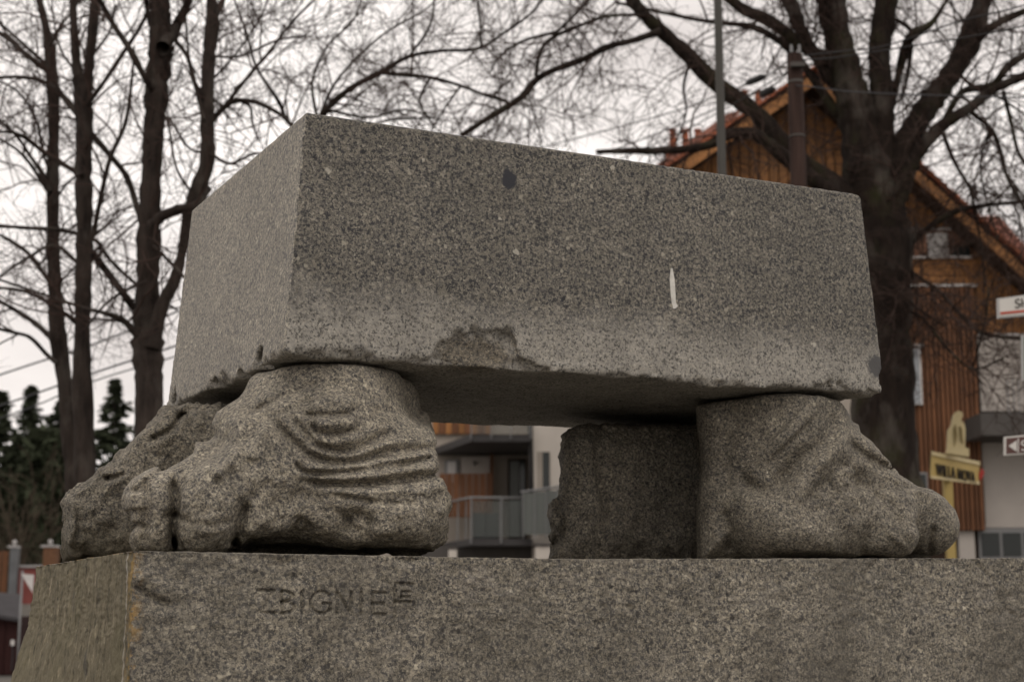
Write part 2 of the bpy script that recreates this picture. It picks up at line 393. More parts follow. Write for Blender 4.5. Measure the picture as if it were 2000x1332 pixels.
def sculpt(name, label, poly, bounds, b0, b1, ch, lobes, mat, k1=.22, k2=.3, h=.0075, tilt=0., rough=.007, seed=0, ksil=.03, zcut=.628, rmask=None, full=None):
    (a0, a1), (c0, c1), (z0, z1) = bounds
    A, B, Z = np.meshgrid(np.arange(a0, a1, h), np.arange(c0, c1, h), np.arange(z0, z1, h), indexing='ij')
    P = np.stack([A, B, Z], -1).astype(np.float32)
    X, Y = project(to_world(A, B, Z))
    sil = ch.look(ch.poly(poly), X, Y) * (5.3 / FPX)
    d = smax(sil, (b0 + tilt * Z) - B, k1); d = smax(d, B - b1, k2)
    for (p, pb, pr, q, qb, qr, kk) in lobes:
        d = smin(d, capsule(P, LB(*p, pb), LB(*q, qb), pr, qr), kk)
    d = smax(d, ch.look(ch.poly(full or poly), X, Y) * (5.3 / FPX), .03)
    d = smax(d, Z - zcut, ksil); d = smax(d, .003 - Z, .02)
    m = np.abs(d) < .085; Pm = P[m]; Xm, Ym = X[m], Y[m]
    r = ch.look(ch.rel, Xm, Ym) * np.clip(((b0 + b1) / 2 + .05 - Pm[:, 1]) / .08, 0, 1)
    rg = 1.0 if rmask is None else ch.look(rmask, Xm, Ym)
    nz = fbm(Pm, 6, 2, seed) * rough * 1.0 * np.clip(rg + .2, 0, 1) + (fbm(Pm, 26, 3, seed + 9, .55) * rough * .6) * rg
    nz = nz - np.maximum(vnoise(Pm, 38, seed + 3) - .45, 0) * rough * 1.5 * rg
    D = d.astype(np.float32); nz = nz + (np.abs(vnoise(Pm, 11, seed + 50)) * 1.6 + np.abs(vnoise(Pm, 29, seed + 51)) * .4 - .5) * rough * rg
    D[m] = (d[m] + r * (1.05 + .5 * vnoise(Pm, 8, seed + 40)) + nz)
    V, Fq = surface_nets(D, np.array([a0, c0, z0], np.float32), h)
    me = mesh_np(name, V, Fq, mat)
    o = bpy.data.objects.new(name, me); COL.objects.link(o); o.location = O; o.rotation_euler = (0, 0, TH)
    return tag(o, label, 'stone foot', 'granite feet under the block')

def C1(x, y): return (80 + x * .43, 660 + y * .43)
def C2(x, y): return (1000 + x * .475, 700 + y * .475)
def c1(*a): return [C1(*p) for p in a]
def c2(*a): return [C2(*p) for p in a]

# ------------------------------------------------------------------ ground and hill
g = G('ground_asphalt', .9, .2)
c = g.mix(g.ramp(g.noise(.18, 5, .6), [(.45, 0.0), (.55, 1.0)]), (.10, .095, .085, 1), (.16, .145, .125, 1)); c = g.mix(1.0, c, g.ramp(g.noise(6, 5, .7), [(.3, .75), (.7, 1.2)]), 'MULTIPLY')
g.col(c); g.bump(g.noise(40, 4), .01)
N = 120; xs = np.linspace(-420, 420, N); ys = np.concatenate([np.linspace(-60, 50, 40), np.linspace(51, 130, 50), np.linspace(140, 900, 30)])
GX, GY = np.meshgrid(xs, ys, indexing='ij')
def hill(x, y):
    r = np.clip((y - 50.5) / 3, 0, 1); r = r * r * (3 - 2 * r)
    return (r * 2.1 + np.clip((y - 60) / 60, 0, 3) * 3.0) * np.clip((10 - x) / 25 + .2, 0, 1)
GZ = hill(GX, GY)
V = np.stack([GX, GY, GZ], -1).reshape(-1, 3); ny = len(ys)
i, j = np.meshgrid(np.arange(N-1), np.arange(ny-1), indexing='ij'); b = (i * ny + j).ravel()
Fq = np.stack([b, b + ny, b + ny + 1, b + 1], 1)
tag(link('ground', mesh_np('ground', V, Fq, g.m)), kind='structure')

# ------------------------------------------------------------------ plinth
def build_plinth():
    ch = Chart(180, 1040, 2080, 1420, 1)
    s = ch.stroke
    # damage near the corner and cracks
    s([(262, 1142), (285, 1158), (310, 1172), (335, 1182)], 6, .02); s([(275, 1120), (300, 1135), (330, 1160)], 16, -.012)
    s([(1415, 1095), (1400, 1140), (1398, 1180)], 3.5, .007); s([(1535, 1092), (1530, 1120), (1538, 1150)], 5, .010)
    s([(1735, 1092), (1710, 1115), (1690, 1140)], 7, .012); s([(1905, 1110), (1940, 1150), (1965, 1205), (1985, 1220)], 4, .009)
    s([(1225, 1185), (1240, 1195)], 5, .008); s([(1945, 1318), (1975, 1322), (1998, 1300)], 4, .006)
    s([(505, 1082), (530, 1100), (570, 1098), (600, 1085)], 12, .013); s([(770, 1086), (800, 1096), (830, 1088)], 9, .014); s([(1500, 1092), (1520, 1094)], 6, .012)
    s([(540, 1110), (570, 1130), (590, 1120)], 14, .008)
    # the carved name, as cut in the stone
    def S(*p): ch.stroke([(240 + x * .43, 1040 + y * .43) for x, y in p], 4.3, .0095, sharp=True, smooth=False)
    def A(cx, cy, rx, ry, t0, t1, n=9): S(*[(cx + rx * math.cos(R(t0 + (t1-t0)*k/n)), cy - ry * math.sin(R(t0 + (t1-t0)*k/n))) for k in range(n+1)])
    S((618, 262), (685, 264), (625, 362), (692, 366))                                        # Z
    S((722, 266), (724, 366)); A(724, 290, 48, 24, 90, -90); A(724, 340, 54, 26, 90, -90)    # B
    S((812, 268), (814, 368))                                                                # I
    A(900, 318, 50, 50, 45, 320); S((938, 350), (940, 322), (908, 322))                       # G
    S((972, 370), (972, 272), (1036, 372), (1036, 272))                                      # N
    S((1082, 272), (1082, 372))                                                              # I
    S((1190, 274), (1134, 274), (1134, 372), (1192, 372)); S((1134, 322), (1184, 322))       # E
    S((1238, 388), (1238, 232), (1318, 234)); S((1266, 312), (1266, 270), (1302, 270)); S((1266, 292), (1298, 292)); S((1238, 316), (1306, 316))
    # lattice box, dense where the photograph looks closely
    a = np.concatenate([np.linspace(0, .42, 45), np.linspace(.4225, 1.02, 240), np.linspace(1.03, 3.9, 300)])
    b = np.linspace(0, 1.56, 100)
    zz = np.concatenate([np.array([-1.80, -1.5, -1.2, -.9, -.7, -.6]), np.linspace(-.55, -.25, 40), np.linspace(-.247, 0, 100)])
    L = [a, b, zz]; n = [len(a), len(b), len(zz)]
    ids = {}; Vs = []; Fs = []; mats = []
    key = lambda i, j, k: (i * 1000 + j) * 1000 + k
    def face(ax, side):
        o = [q for q in range(3) if q != ax]
        U, Vv = np.meshgrid(np.arange(n[o[0]]), np.arange(n[o[1]]), indexing='ij')
        idx = np.zeros(U.shape + (3,), int); idx[..., o[0]] = U; idx[..., o[1]] = Vv; idx[..., ax] = (n[ax] - 1) * side
        k = (idx[..., 0] * 1000 + idx[..., 1]) * 1000 + idx[..., 2]
        q = np.stack([k[:-1, :-1], k[1:, :-1], k[1:, 1:], k[:-1, 1:]], -1).reshape(-1, 4)
        flip = (side == 0) ^ (ax == 1)
        if flip: q = q[:, ::-1]
        return q
    allq = []; mi = []
    for ax in range(3):
        for side in (0, 1):
            q = face(ax, side); allq.append(q); mi.append(np.full(len(q), 1 if ax == 0 else 0))
    Q = np.concatenate(allq); MI = np.concatenate(mi)
    uk, inv = np.unique(Q, return_inverse=True); Fq = inv.reshape(Q.shape)
    I = uk // 1000000; J = (uk // 1000) % 1000; K = uk % 1000
    P = np.stack([a[I], b[J], zz[K]], -1)
    nrm = np.stack([(I == n[0]-1) * 1. - (I == 0), (J == n[1]-1) * 1. - (J == 0), (K == n[2]-1) * 1. - (K == 0) * 0.], -1)
    nl = np.linalg.norm(nrm, axis=1, keepdims=True); nrm = nrm / np.maximum(nl, 1)
    top = K == n[2]-1; front = J == 0; left = I == 0
    amp = np.where(top & ~front & ~left, .0015, .0045)
    disp = fbm(P, 2.2, 3, 3) * .006 * ~top + fbm(P, 30, 3, 8, .6) * amp * np.where((P[:, 0] > .42) & (P[:, 0] < 1.02) & (P[:, 2] > -.26), .6, 1.0)
    edge = (top & (front | left)) | (front & left)
    disp = disp - edge * (.004 + .024 * np.maximum(fbm(P, 22, 2, 5), 0))
    X, Y = project(to_world(P[:, 0], P[:, 1], P[:, 2]))
    disp = disp - ch.look(ch.rel, X, Y) * front
    P2 = P + nrm * disp[:, None]
    # the end face: its far edge runs out and ragged towards the foot
    dn = np.clip(-P[:, 2], 0, .6); P2[:, 0] -= (P[:, 1] / 1.56) * (dn * .07 + np.maximum(dn - .22, 0) * .18) * np.clip(1 - P[:, 0] / .5, 0, 1)
    P2[:, 1] += np.clip((P[:, 1] - 1.2) / .36, 0, 1) * vnoise(P * [0, 0, 1], 14, 2) * .03
    P2[:, 2] += .0178 * np.maximum(P[:, 0] - 1.4, 0) * (P[:, 2] > -.6)
    me = mesh_np('plinth', P2, Fq, M_PLINTH); me.materials.append(M_SIDE)
    me.polygons.foreach_set('material_index', MI.astype(np.int32))
    o = bpy.data.objects.new('plinth', me); COL.objects.link(o); o.location = O; o.rotation_euler = (0, 0, TH)
    tag(o, 'massive rough granite plinth with a carved name on its long side, under the stone feet', 'plinth')
build_plinth()

# ------------------------------------------------------------------ granite block
def build_block():
    h = .0085
    a = np.arange(.38, 2.98, h); b = np.arange(.05, 1.66, h); zz = np.arange(.56, 1.50, h)
    A, B, Z = np.meshgrid(a, b, zz, indexing='ij')
    P = np.stack([A, B, Z], -1).astype(np.float32)
    t = (Z - .634) / .82
    dl = ((.483 + .066 * t) - A); dr = (A - (2.90 - .05 * t)); df = ((.12 + .04 * t) - B); db = (B - (1.585 - .02 * t))
    under = fbm(np.stack([A[:, :, 0], B[:, :, 0], B[:, :, 0] * 0], -1), 3.0, 3, 21) * .012
    bot = (.630 + .0095 * (A - .5) + under[:, :, None] * .8) - Z
    d = np.maximum(np.maximum(np.maximum(dl, dr), np.maximum(df, db)), np.maximum(Z - 1.453, bot)).astype(np.float32)
    # arrises slightly worn
    for u, v in ((dl, df), (df, Z - 1.453), (dl, Z - 1.453), (df, dr)):
        d = np.maximum(d, ((u + v) * .7071 + .0035).astype(np.float32))
    d = np.maximum(d, ((dr + (Z - 1.453)) * .7071 + .012).astype(np.float32))
    m = np.abs(d) < .12; Pm = P[m]; X, Y = project(to_world(A[m], B[m], Z[m]))
    ch = Chart(500, 560, 1800, 820, 2)
    chip = ch.poly([(812, 760), (822, 704), (846, 686), (864, 662), (880, 648), (915, 641), (945, 648), (975, 640), (1000, 646), (1008, 668), (1018, 690), (1035, 708), (1062, 722), (1090, 770)])
    chip = ch.look(chip, X, Y) + fbm(Pm, 30, 2, 4) * 9
    n30 = fbm(Pm, 22, 3, 6, .6)
    inn = np.clip(-chip / 14, 0, 1) ** .6
    rec = inn * (.026 + .010 * np.clip((.80 - Pm[:, 2]) / .17, 0, 1) + n30 * .010)
    front = np.clip((.5 - Pm[:, 1]) / .1, 0, 1)
    low = np.clip((.705 - Pm[:, 2]) / .06, 0, 1)
    # broken lower arris: a bevel of uneven size
    fr = df[m]; lf = dl[m]; bt = bot[m]; rt = dr[m]
    uneven = .003 + .012 * np.maximum(fbm(Pm, 5, 2, 12), 0) + .019 * np.maximum(n30, -.2) + .024 * np.abs(vnoise(Pm, 11, 77)) * np.clip(1.2 - Pm[:, 0] * .3, .35, 1)
    dd = np.maximum(d[m], fr + rec * front)
    dd = np.maximum(dd, (fr + bt) * .7071 + uneven)
    uneven2 = .008 + .026 * np.maximum(fbm(Pm, 4, 2, 15), -.2) + .014 * n30 + .012 * fbm(Pm, 12, 2, 78)
    dd = np.maximum(dd, (lf + bt) * .7071 + uneven2)
    dd = np.maximum(dd, (rt + bt) * .7071 + .02 + n30 * .01)
    for cp_, rr_ in (((.50, 1.50, .655), .045), ((.49, .40, .64), .05), ((.49, .95, .64), .035), ((.49, .62, .635), .03)):
        dd = np.maximum(dd, rr_ - np.linalg.norm(Pm - np.array(cp_), axis=1) + n30 * .02)
    # right lower corner knocked off
    cc = LB(1738, 742, .12); q = np.linalg.norm((Pm - cc) / np.array([1, 1.2, 1.5]), axis=1)
    dd = np.maximum(dd, .050 - q + n30 * .015)
    dd = np.maximum(dd, fr + np.maximum(n30, 0) * .006 * low) + fbm(Pm, 40, 2, 2) * .0011 + np.clip(.2 - np.abs(bt), 0, .2) * 0
    dd = dd + (np.abs(bt) < .03) * fbm(Pm, 14, 3, 31) * .005
    d[m] = dd
    V, Fq = surface_nets(d, np.array([a[0], b[0], zz[0]], np.float32), h)
    o = bpy.data.objects.new('granite_block', mesh_np('granite_block', V, Fq, M_BLOCK)); COL.objects.link(o); o.location = O; o.rotation_euler = (0, 0, TH)
    tag(o, 'huge speckled grey granite block with chipped lower edge resting on four stone feet', 'granite block')
    # the white bird dropping, a thin dried run on the long face
    pts = [(1312, 524, 1.5), (1313, 545, 4.5), (1315, 575, 4.5), (1316, 590, 4), (1319, 598, 5), (1317, 603, 2)]
    vs = []
    for x, y, r in pts:
        for sgn in (-1, 1):
            p = LB(x + sgn * r, y, .12); bb = .12 + .04 * (p[2] - .634) / .82; p = LB(x + sgn * r, y, bb - .003); vs.append(p)
    n = len(pts); m_ = MB(); back = [v + np.array([0, .004, 0]) for v in vs]
    m_.add(vs + back, [(2*i, 2*i+1, 2*i+3, 2*i+2) for i in range(n-1)] + [(2*n+2*i, 2*i, 2*i+2, 2*n+2*i+2) for i in range(n-1)] + [(2*i+1, 2*n+2*i+1, 2*n+2*i+3, 2*i+3) for i in range(n-1)])
    me = bpy.data.meshes.new('bird_dropping'); me.from_pydata(m_.V, [], m_.F); me.materials.append(simple('dried_dropping', (.62, .60, .55), .8, .2, .35, 30))
    k = bpy.data.objects.new('bird_dropping', me); COL.objects.link(k); k.parent = o
build_block()

# ------------------------------------------------------------------ the four stone feet
# front, toes to the left, with carved wrinkles round the ankle bone
ch = Chart(160, 660, 960, 1120, 2); s = ch.stroke
for pts, wd, dp in [
    (c1((1185,345),(1290,352),(1390,345),(1445,315)), 6, .016), (c1((1215,385),(1270,432),(1370,432),(1440,412)), 6, .017),
    (c1((1110,335),(1180,410),(1250,480),(1360,515),(1450,495),(1530,455),(1610,425)), 8, .020),
    (c1((1050,372),(1120,445),(1210,520),(1320,560),(1430,558),(1550,525),(1680,510),(1800,503)), 9, .023),
    (c1((1150,555),(1180,600),(1250,618),(1350,610),(1480,594)), 5, .016), (c1((1620,580),(1700,560),(1775,540)), 5, .024),
    (c1((1190,648),(1330,664),(1500,660),(1650,645),(1815,618)), 7.5, .034),
    (c1((1310,708),(1450,735),(1580,750),(1715,745)), 5, .014), (c1((950,345),(1060,285),(1160,240),(1275,198)), 7, .012),
    (c1((1090,345),(1200,290),(1320,240)), 6, .009), (c1((1500,330),(1600,335),(1700,360)), 9, .008),
    (c1((1360,825),(1420,808),(1470,815),(1510,845)), 12, .032), (c1((1380,850),(1450,860)), 12, .02),
    (c1((935,735),(905,825),(888,890),(870,950)), 11, .036), (c1((600,640),(612,760),(600,860),(610,960)), 8, .040), (c1((470,650),(480,800),(470,950)), 9, .012),
    (c1((640,830),(760,850),(860,830)), 7, .008), (c1((385,872),(440,850),(490,862)), 6, .022),
    (c1((560,815),(610,800),(650,830)), 5, .016), (c1((760,700),(790,780),(760,860)), 14, -.008),
    (c1((850,500),(900,470),(960,420),(1010,370)), 10, .012), (c1((700,560),(800,500),(860,440)), 12, .014),
    (c1((1230,300),(1330,275),(1420,300)), 16, -.018), (c1((1250,392),(1340,385),(1420,378)), 8, -.012), (c1((1230,465),(1330,478),(1450,450)), 7, -.01),
    (c1((1180,500),(1330,540),(1450,530),(1600,470),(1760,460)), 9, -.013), (c1((1200,590),(1400,588),(1600,550),(1770,525)), 6, -.012),
    (c1((1200,632),(1400,640),(1600,610),(1790,585)), 7, -.014), (c1((1300,690),(1500,705),(1700,690),(1820,680)), 8, -.012),
    (c1((960,740),(1000,690),(1050,640)), 12, .010), (c1((1600,780),(1700,830),(1760,800)), 22, -.012),
    (c1((1040,400),(1000,440),(970,500),(960,560)), 16, -.02), (c1((880,590),(820,640),(780,700)), 14, .010),
    (c1((1580,250),(1680,330),(1740,420)), 14, .008),
    (c1((1250,410),(1330,392),(1440,400)), 42, -.030), (c1((1480,860),(1620,870),(1760,840)), 40, -.03), (c1((940,880),(1150,850),(1350,900)), 34, -.02), (c1((880,350),(900,440),(860,560),(780,640)), 20, -.03),
    (c1((1000,330),(1100,430),(1160,560)), 16, .016), (c1((420,700),(430,780)), 22, -.018), (c1((740,800),(760,900)), 26, -.02), (c1((660,480),(560,560),(470,620),(400,680)), 10, -.02)]: s(pts, wd, dp)
# the sole retreats under the body
s(c1((890,1000),(1200,1010),(1500,1015),(1780,1010)), 28, .09); s(c1((910,930),(1100,955),(1300,960)), 16, .03)
FL = c1((900,275),(925,225),(945,180),(990,152),(1060,140),(1130,125),(1200,105),(1280,92),(1410,90),(1520,98),(1620,118),(1690,150),(1712,200),(1730,270),(1738,322),(1762,330),(1780,380),(1795,450),(1800,530),(1808,610),(1828,665),(1862,715),(1862,760),(1840,800),(1852,850),(1840,920),(1800,985),(1740,1020),(1200,1060),(700,1050),
        (560,1040),(520,900),(560,720),(640,600),(690,520),(700,470),(760,470),(790,440),(775,390),(800,335),(860,300))
rmF = np.clip((ch.Y - 830) / 130, .3, 1.2) * np.where(ch.X < 470, .7, 1.0)
FLF = FL[:FL.index(C1(1740,1020)) + 1] + c1((1200,1060),(700,1060),(372,1060),(374,900),(368,740),(378,700),(430,645),(500,625),(560,610),(640,560),(690,520),(700,470),(760,470),(790,440),(775,390),(800,335),(860,300))
sculpt('stone_foot', 'granite foot nearest the plinth corner, deep wrinkles carved round its ankle bone', FL, ((-.12, 1.2), (-.01, .86), (-.02, .66)), .25, .78, ch, [
    ((500, 930), .26, .15, (412, 985), .18, .118, .012), ((500, 980), .26, .13, (408, 1030), .165, .095, .02), ((500, 900), .36, .15, (318, 985), .30, .112, .012),
    ((480, 950), .36, .13, (312, 1030), .30, .10, .02), ((450, 870), .50, .15, (290, 975), .46, .10, .012), ((440, 840), .46, .14, (360, 920), .42, .10, .03), ((447, 845), .44, .10, (462, 812), .46, .085, .02),
    ((640, 760), .40, .24, (650, 850), .40, .25, .05), ((790, 930), .35, .20, (760, 1000), .34, .17, .06),
    ((440, 1040), .22, .1, (345, 1052), .30, .05, .02), ((560, 880), .3, .2, (700, 985), .30, .2, .08),
    ((640, 850), .36, .22, (760, 980), .32, .22, .1)], M_FOOT, k1=.22, k2=.3, tilt=.04, rough=.0105, seed=1, h=.0062, full=FLF, rmask=rmF)
# behind it, toes to the left
ch = Chart(60, 740, 640, 1140, 2); s = ch.stroke
for pts, wd, dp in [(c1((490,468),(560,432),(600,408),(640,335)), 6, .03), (c1((295,640),(340,632),(385,615)), 5, .025), (c1((600,400),(560,430),(520,440)), 14, -.02),
    (c1((640,330),(690,400),(760,430)), 12, .02), (c1((130,720),(150,820),(130,950)), 10, -.015), (c1((250,640),(330,740),(350,900)), 20, .02), (c1((200,680),(300,680),(380,600)), 14, -.015)]: s(pts, wd, dp)
BL = c1((560,303),(545,322),(500,380),(470,412),(400,480),(380,500),(340,530),(260,590),(200,640),(140,690),(108,722),(95,748),(102,800),(96,900),(98,1020),(700,1060),(1100,1060),(1100,270),(860,286))
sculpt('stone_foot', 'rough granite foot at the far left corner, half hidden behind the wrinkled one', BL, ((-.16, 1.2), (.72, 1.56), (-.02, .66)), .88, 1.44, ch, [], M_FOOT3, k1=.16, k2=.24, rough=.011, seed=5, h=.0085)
# front right, heel to the left and toes to the right
ch = Chart(1280, 720, 1960, 1120, 2); s = ch.stroke
for pts, wd, dp in [(c2((1300,190),(1315,270),(1280,345),(1190,405),(1130,470),(1070,545),(990,530),(950,470)), 15, .030), (c2((1120,280),(1160,320)), 62, -.034),
    (c2((1370,335),(1430,385),(1500,430),(1570,470)), 10, .026), (c2((1400,330),(1330,385),(1250,460),(1170,550)), 15, -.022), (c2((1560,520),(1650,560),(1720,600)), 12, .008),
    (c2((1735,690),(1722,740),(1716,800)), 6, .020), (c2((1440,810),(1442,760),(1465,715)), 9, .016), (c2((1480,700),(1600,680),(1700,690)), 14, .007), (c2((1480,560),(1560,600),(1600,680)), 14, .012),
    (c2((1180,620),(1240,560),(1320,470),(1380,420)), 10, .013), (c2((870,620),(890,700),(890,800)), 10, .014), (c2((1000,700),(1200,730),(1350,720)), 38, -.028),
    (c2((940,180),(900,300),(890,450),(930,560)), 26, .014), (c2((1580,760),(1600,740)), 26, -.012), (c2((1200,640),(1300,620)), 20, .010), (c2((1400,480),(1440,520)), 14, .010),
    (c2((1050,812),(1300,822),(1480,826)), 8, .03), (c2((1385,215),(1415,262)), 5, .016)]: s(pts, wd, dp)
rm = np.clip(1.35 - np.hypot((ch.X - 1660) / 150, (ch.Y - 975) / 95), 0.0, 1.0) + .14
FR = c2((735,170),(800,158),(900,145),(1000,130),(1150,119),(1290,130),(1350,150),(1372,190),(1392,210),(1412,222),(1402,250),(1428,270),(1432,305),(1480,340),(1560,430),(1600,480),(1662,532),(1720,545),(1775,572),(1830,620),(1856,680),(1858,730),(1852,790),(1790,830),(1500,860),(760,860),(745,820),(742,600),(764,450),(752,300))
sculpt('stone_foot', 'smooth granite foot at the right, heel under the block and big toe pointing right', FR, ((1.75, 3.42), (.02, .86), (-.02, .66)), .33, .80, ch, [
    ((1525, 750), .40, .24, (1545, 900), .40, .255, .15), ((1520, 1008), .33, .19, (1630, 1020), .33, .165, .05), ((1640, 890), .40, .20, (1780, 1000), .37, .14, .06), ((1600, 1000), .36, .19, (1720, 1030), .32, .13, .05), ((1690, 1035), .26, .10, (1745, 1045), .23, .085, .02), ((1730, 1010), .28, .13, (1745, 1040), .22, .09, .02), ((1780, 1000), .42, .14, (1812, 1022), .36, .13, .03)],
    M_FOOT2, k1=.3, k2=.3, rough=.0105, seed=7, rmask=rm, zcut=.642)
# far right
ch = Chart(1020, 800, 1480, 1140, 2); s = ch.stroke
for pts, wd, dp in [(c2((352,270),(342,380),(350,480),(380,600),(372,690),(350,740),(352,830)), 8, .02), (c2((300,300),(300,500),(330,660)), 30, -.02), (c2((520,640),(505,740),(510,830)), 14, .015),
    (c2((690,690),(680,760),(690,830)), 10, -.012), (c2((600,420),(620,600),(600,700)), 30, .012), (c2((185,590),(205,680),(180,780)), 9, .016)]: s(pts, wd, dp)
BR = c2((188,318),(235,285),(320,265),(560,262),(900,270),(900,860),(136,860),(146,780),(162,700),(144,640),(152,600),(184,565),(198,470),(188,400),(200,335))
sculpt('stone_foot', 'dark granite foot deep in the shade under the far side of the block', BR, ((1.68, 2.95), (.76, 1.55), (-.02, .66)), .86, 1.44, ch, [], M_FOOT2, k1=.14, k2=.2, rough=.008, seed=12, h=.0085, zcut=.642)

# ------------------------------------------------------------------ bare trees
def tubes(P, rad, sides=3):           # P (T,n,3) rad (T,n) -> verts, quads, all at once
    T, n, _ = P.shape
    tg = np.empty_like(P); tg[:, 1:-1] = P[:, 2:] - P[:, :-2]; tg[:, 0] = P[:, 1] - P[:, 0]; tg[:, -1] = P[:, -1] - P[:, -2]
    tg /= np.linalg.norm(tg, axis=-1, keepdims=True) + 1e-9
    ref = np.where(np.abs(tg[..., 2:3]) > .9, np.array([1., 0, 0]), np.array([0, 0, 1.])) if sides < 5 else np.broadcast_to(np.array([.08, 1., .05]), tg.shape)
    u = np.cross(tg, ref); u /= np.linalg.norm(u, axis=-1, keepdims=True) + 1e-9; v = np.cross(tg, u)
    an = np.arange(sides) * 2 * np.pi / sides
    V = P[:, :, None] + (u[:, :, None] * np.cos(an)[:, None] + v[:, :, None] * np.sin(an)[:, None]) * rad[:, :, None, None]
    b = (np.arange(T)[:, None, None] * n + np.arange(n-1)[None, :, None]) * sides; k = np.arange(sides); k2 = (k + 1) % sides
    F_ = np.stack([b + k, b + k2, b + sides + k2, b + sides + k], -1).reshape(-1, 4)
    return V.reshape(-1, 3), F_
def limb(pts, Y, ysp=.0, rs=0):       # photograph polyline (x, y, width) -> points and radii with a wander in depth
    P = cat(pts, 7); n = len(P); rg = np.random.default_rng(rs)
    off = np.interp(np.linspace(0, 1, n), np.linspace(0, 1, 4), np.cumsum(np.r_[0, rg.normal(0, 1, 3)])) * ysp
    Q = np.array([W(p[0], p[1], Y + o) for p, o in zip(P, off)]); r = np.abs(P[:, 2]) * .5 * Y / FPX
    return Q, r
def spawn(P, rad, m, length, spread, up, rg, n=5, wander=.22, rk=.55, tmin=.12, droop=0):
    T, k, _ = P.shape
    idx = np.repeat(np.arange(T), m); t = rg.uniform(tmin, 1, len(idx)) * (k - 1.001); i = t.astype(int); f = (t - i)[:, None]
    st = P[idx, i] * (1 - f) + P[idx, i+1] * f; tg = P[idx, i+1] - P[idx, i]; tg /= np.linalg.norm(tg, axis=1, keepdims=True) + 1e-9
    r0 = (rad[idx, i] * (1 - f[:, 0]) + rad[idx, i+1] * f[:, 0])
    sd = rg.normal(0, 1, (len(idx), 3)); sd -= tg * (sd * tg).sum(1, keepdims=True); sd /= np.linalg.norm(sd, axis=1, keepdims=True)
    d = tg * rg.uniform(.3, 1, (len(idx), 1)) + sd * spread + np.array([0, 0, up]); d /= np.linalg.norm(d, axis=1, keepdims=True)
    L = length * rg.uniform(.45, 1.25, len(idx)); Q = [st]; c = d
    for s_ in range(n - 1):
        c = c + rg.normal(0, wander, c.shape) + np.array([0, 0, -droop]); c /= np.linalg.norm(c, axis=1, keepdims=True)
        Q.append(Q[-1] + c * (L / (n - 1))[:, None])
    Q = np.stack(Q, 1); return Q, r0
def bare_tree(name, label, Y, stems, limbs, mat, seed, ml=(60, 4, 3, 2), lens=(210, 120, 65, 32), wid=(4.2, 2.2, 1.3, .9), up=.25, droop=0, spread=1.0, sides=14):
    rg = np.random.default_rng(seed); s = Y / FPX
    base = W(stems[0][0][0], stems[0][0][1], Y); base[2] = float(hill(base[0], base[1])) - .15
    root = empty(name, Vector(base), label, 'tree')
    lines = []
    for k, pts in enumerate(stems + limbs):
        Q, r = limb(pts, Y + (0 if k < len(stems) else rg.uniform(-.15, .15)), .05 if k < len(stems) else .28, seed * 50 + k)
        if k == 0: Q[0, 2] = base[2]; r[0] *= 1.25
        if k < len(stems) or pts[0][2] > 7: r = r * (1 + .07 * rg.normal(0, 1, len(r)))
        lines.append((Q, r))
        V, F_ = tubes(Q[None], r[None], sides if k < len(stems) else 9)
        if k < len(stems):            # buttressed, knotty trunk surface
            V = V + (fbm(V, 2.2, 3, seed) * .10)[:, None] * (V - np.repeat(Q, sides, 0))
        me = mesh_np('trunk' if k < len(stems) else 'branch', V - base, F_, mat)
        o = bpy.data.objects.new(me.name.split('.')[0], me); COL.objects.link(o); o.parent = root
    allV, allF, nv = [], [], 0
    lv = []
    for k, (Q, r) in enumerate(lines):
        pl = np.linalg.norm(np.diff(Q, axis=0), axis=1).sum() / s
        m = int(pl / ml[0]); 
        if k < len(stems): m = m // 3
        if m < 1: continue
        P1, r1 = spawn(Q[None], r[None], m, lens[0] * s, spread, up, rg, n=7, wander=.2, droop=droop, tmin=.02 if k >= len(stems) else .45)
        lv.append(np.clip(r1 * .6, wid[0] * .3 * s, wid[0] * .62 * s)[:, None] * np.linspace(1, .35, 7)[None]); lv.append(P1)
    P1 = np.concatenate(lv[1::2]); R1 = np.concatenate(lv[0::2])
    levels = [(P1, R1)]
    P, Rr = P1, R1
    for j in range(1, 4):
        P, r0 = spawn(P, Rr, ml[j], lens[j] * s, spread * .85, up * .6, rg, n=5 if j < 3 else 4, wander=.24, droop=droop)
        n = P.shape[1]; Rr = np.full(len(P), wid[j] * .5 * s)[:, None] * np.linspace(1, .5, n)[None]
        levels.append((P, Rr))
    for P, Rr in levels:
        V, F_ = tubes(P, Rr, 3); allV.append(V); allF.append(F_ + nv); nv += len(V)
    me = mesh_np('twigs', np.concatenate(allV) - base, np.concatenate(allF), M_TWIG)
    o = bpy.data.objects.new('twigs', me); COL.objects.link(o); o.parent = root; o['kind'] = 'stuff'
    return root

bare_tree('bare_tree', 'slender bare tree at the left edge with a single leaning trunk', 17.0,
    [[(156,1215,42),(150,1000,36),(140,880,34),(128,760,32),(112,640,32),(105,512,26),(103,372,24),(105,223,24),(100,126,24),(88,47,16),(68,-30,14)]],
    [[(97,140,13),(56,112,11),(14,75,10),(-30,50,9)], [(90,126,9),(47,88,7),(0,47,6),(-30,30,5)], [(97,375,11),(80,335,10),(60,307,8),(28,261,7),(-20,225,6)],
     [(97,378,9),(75,345,8),(56,317,7),(28,289,6),(-20,262,5)], [(95,330,7),(84,298,6),(70,233,6),(37,182,5),(0,158,4)], [(108,670,13),(92,652,12),(60,625,11),(20,600,9),(-25,575,8)],
     [(112,710,10),(92,693,9),(60,660,8),(30,650,7),(-20,638,6)], [(102,560,9),(60,500,8),(20,470,7),(-20,450,6)], [(98,90,7),(120,50,6),(150,10,5),(165,-25,4)], [(104,400,6),(130,360,5),(170,330,4)]], M_BARK, 21, up=.3)
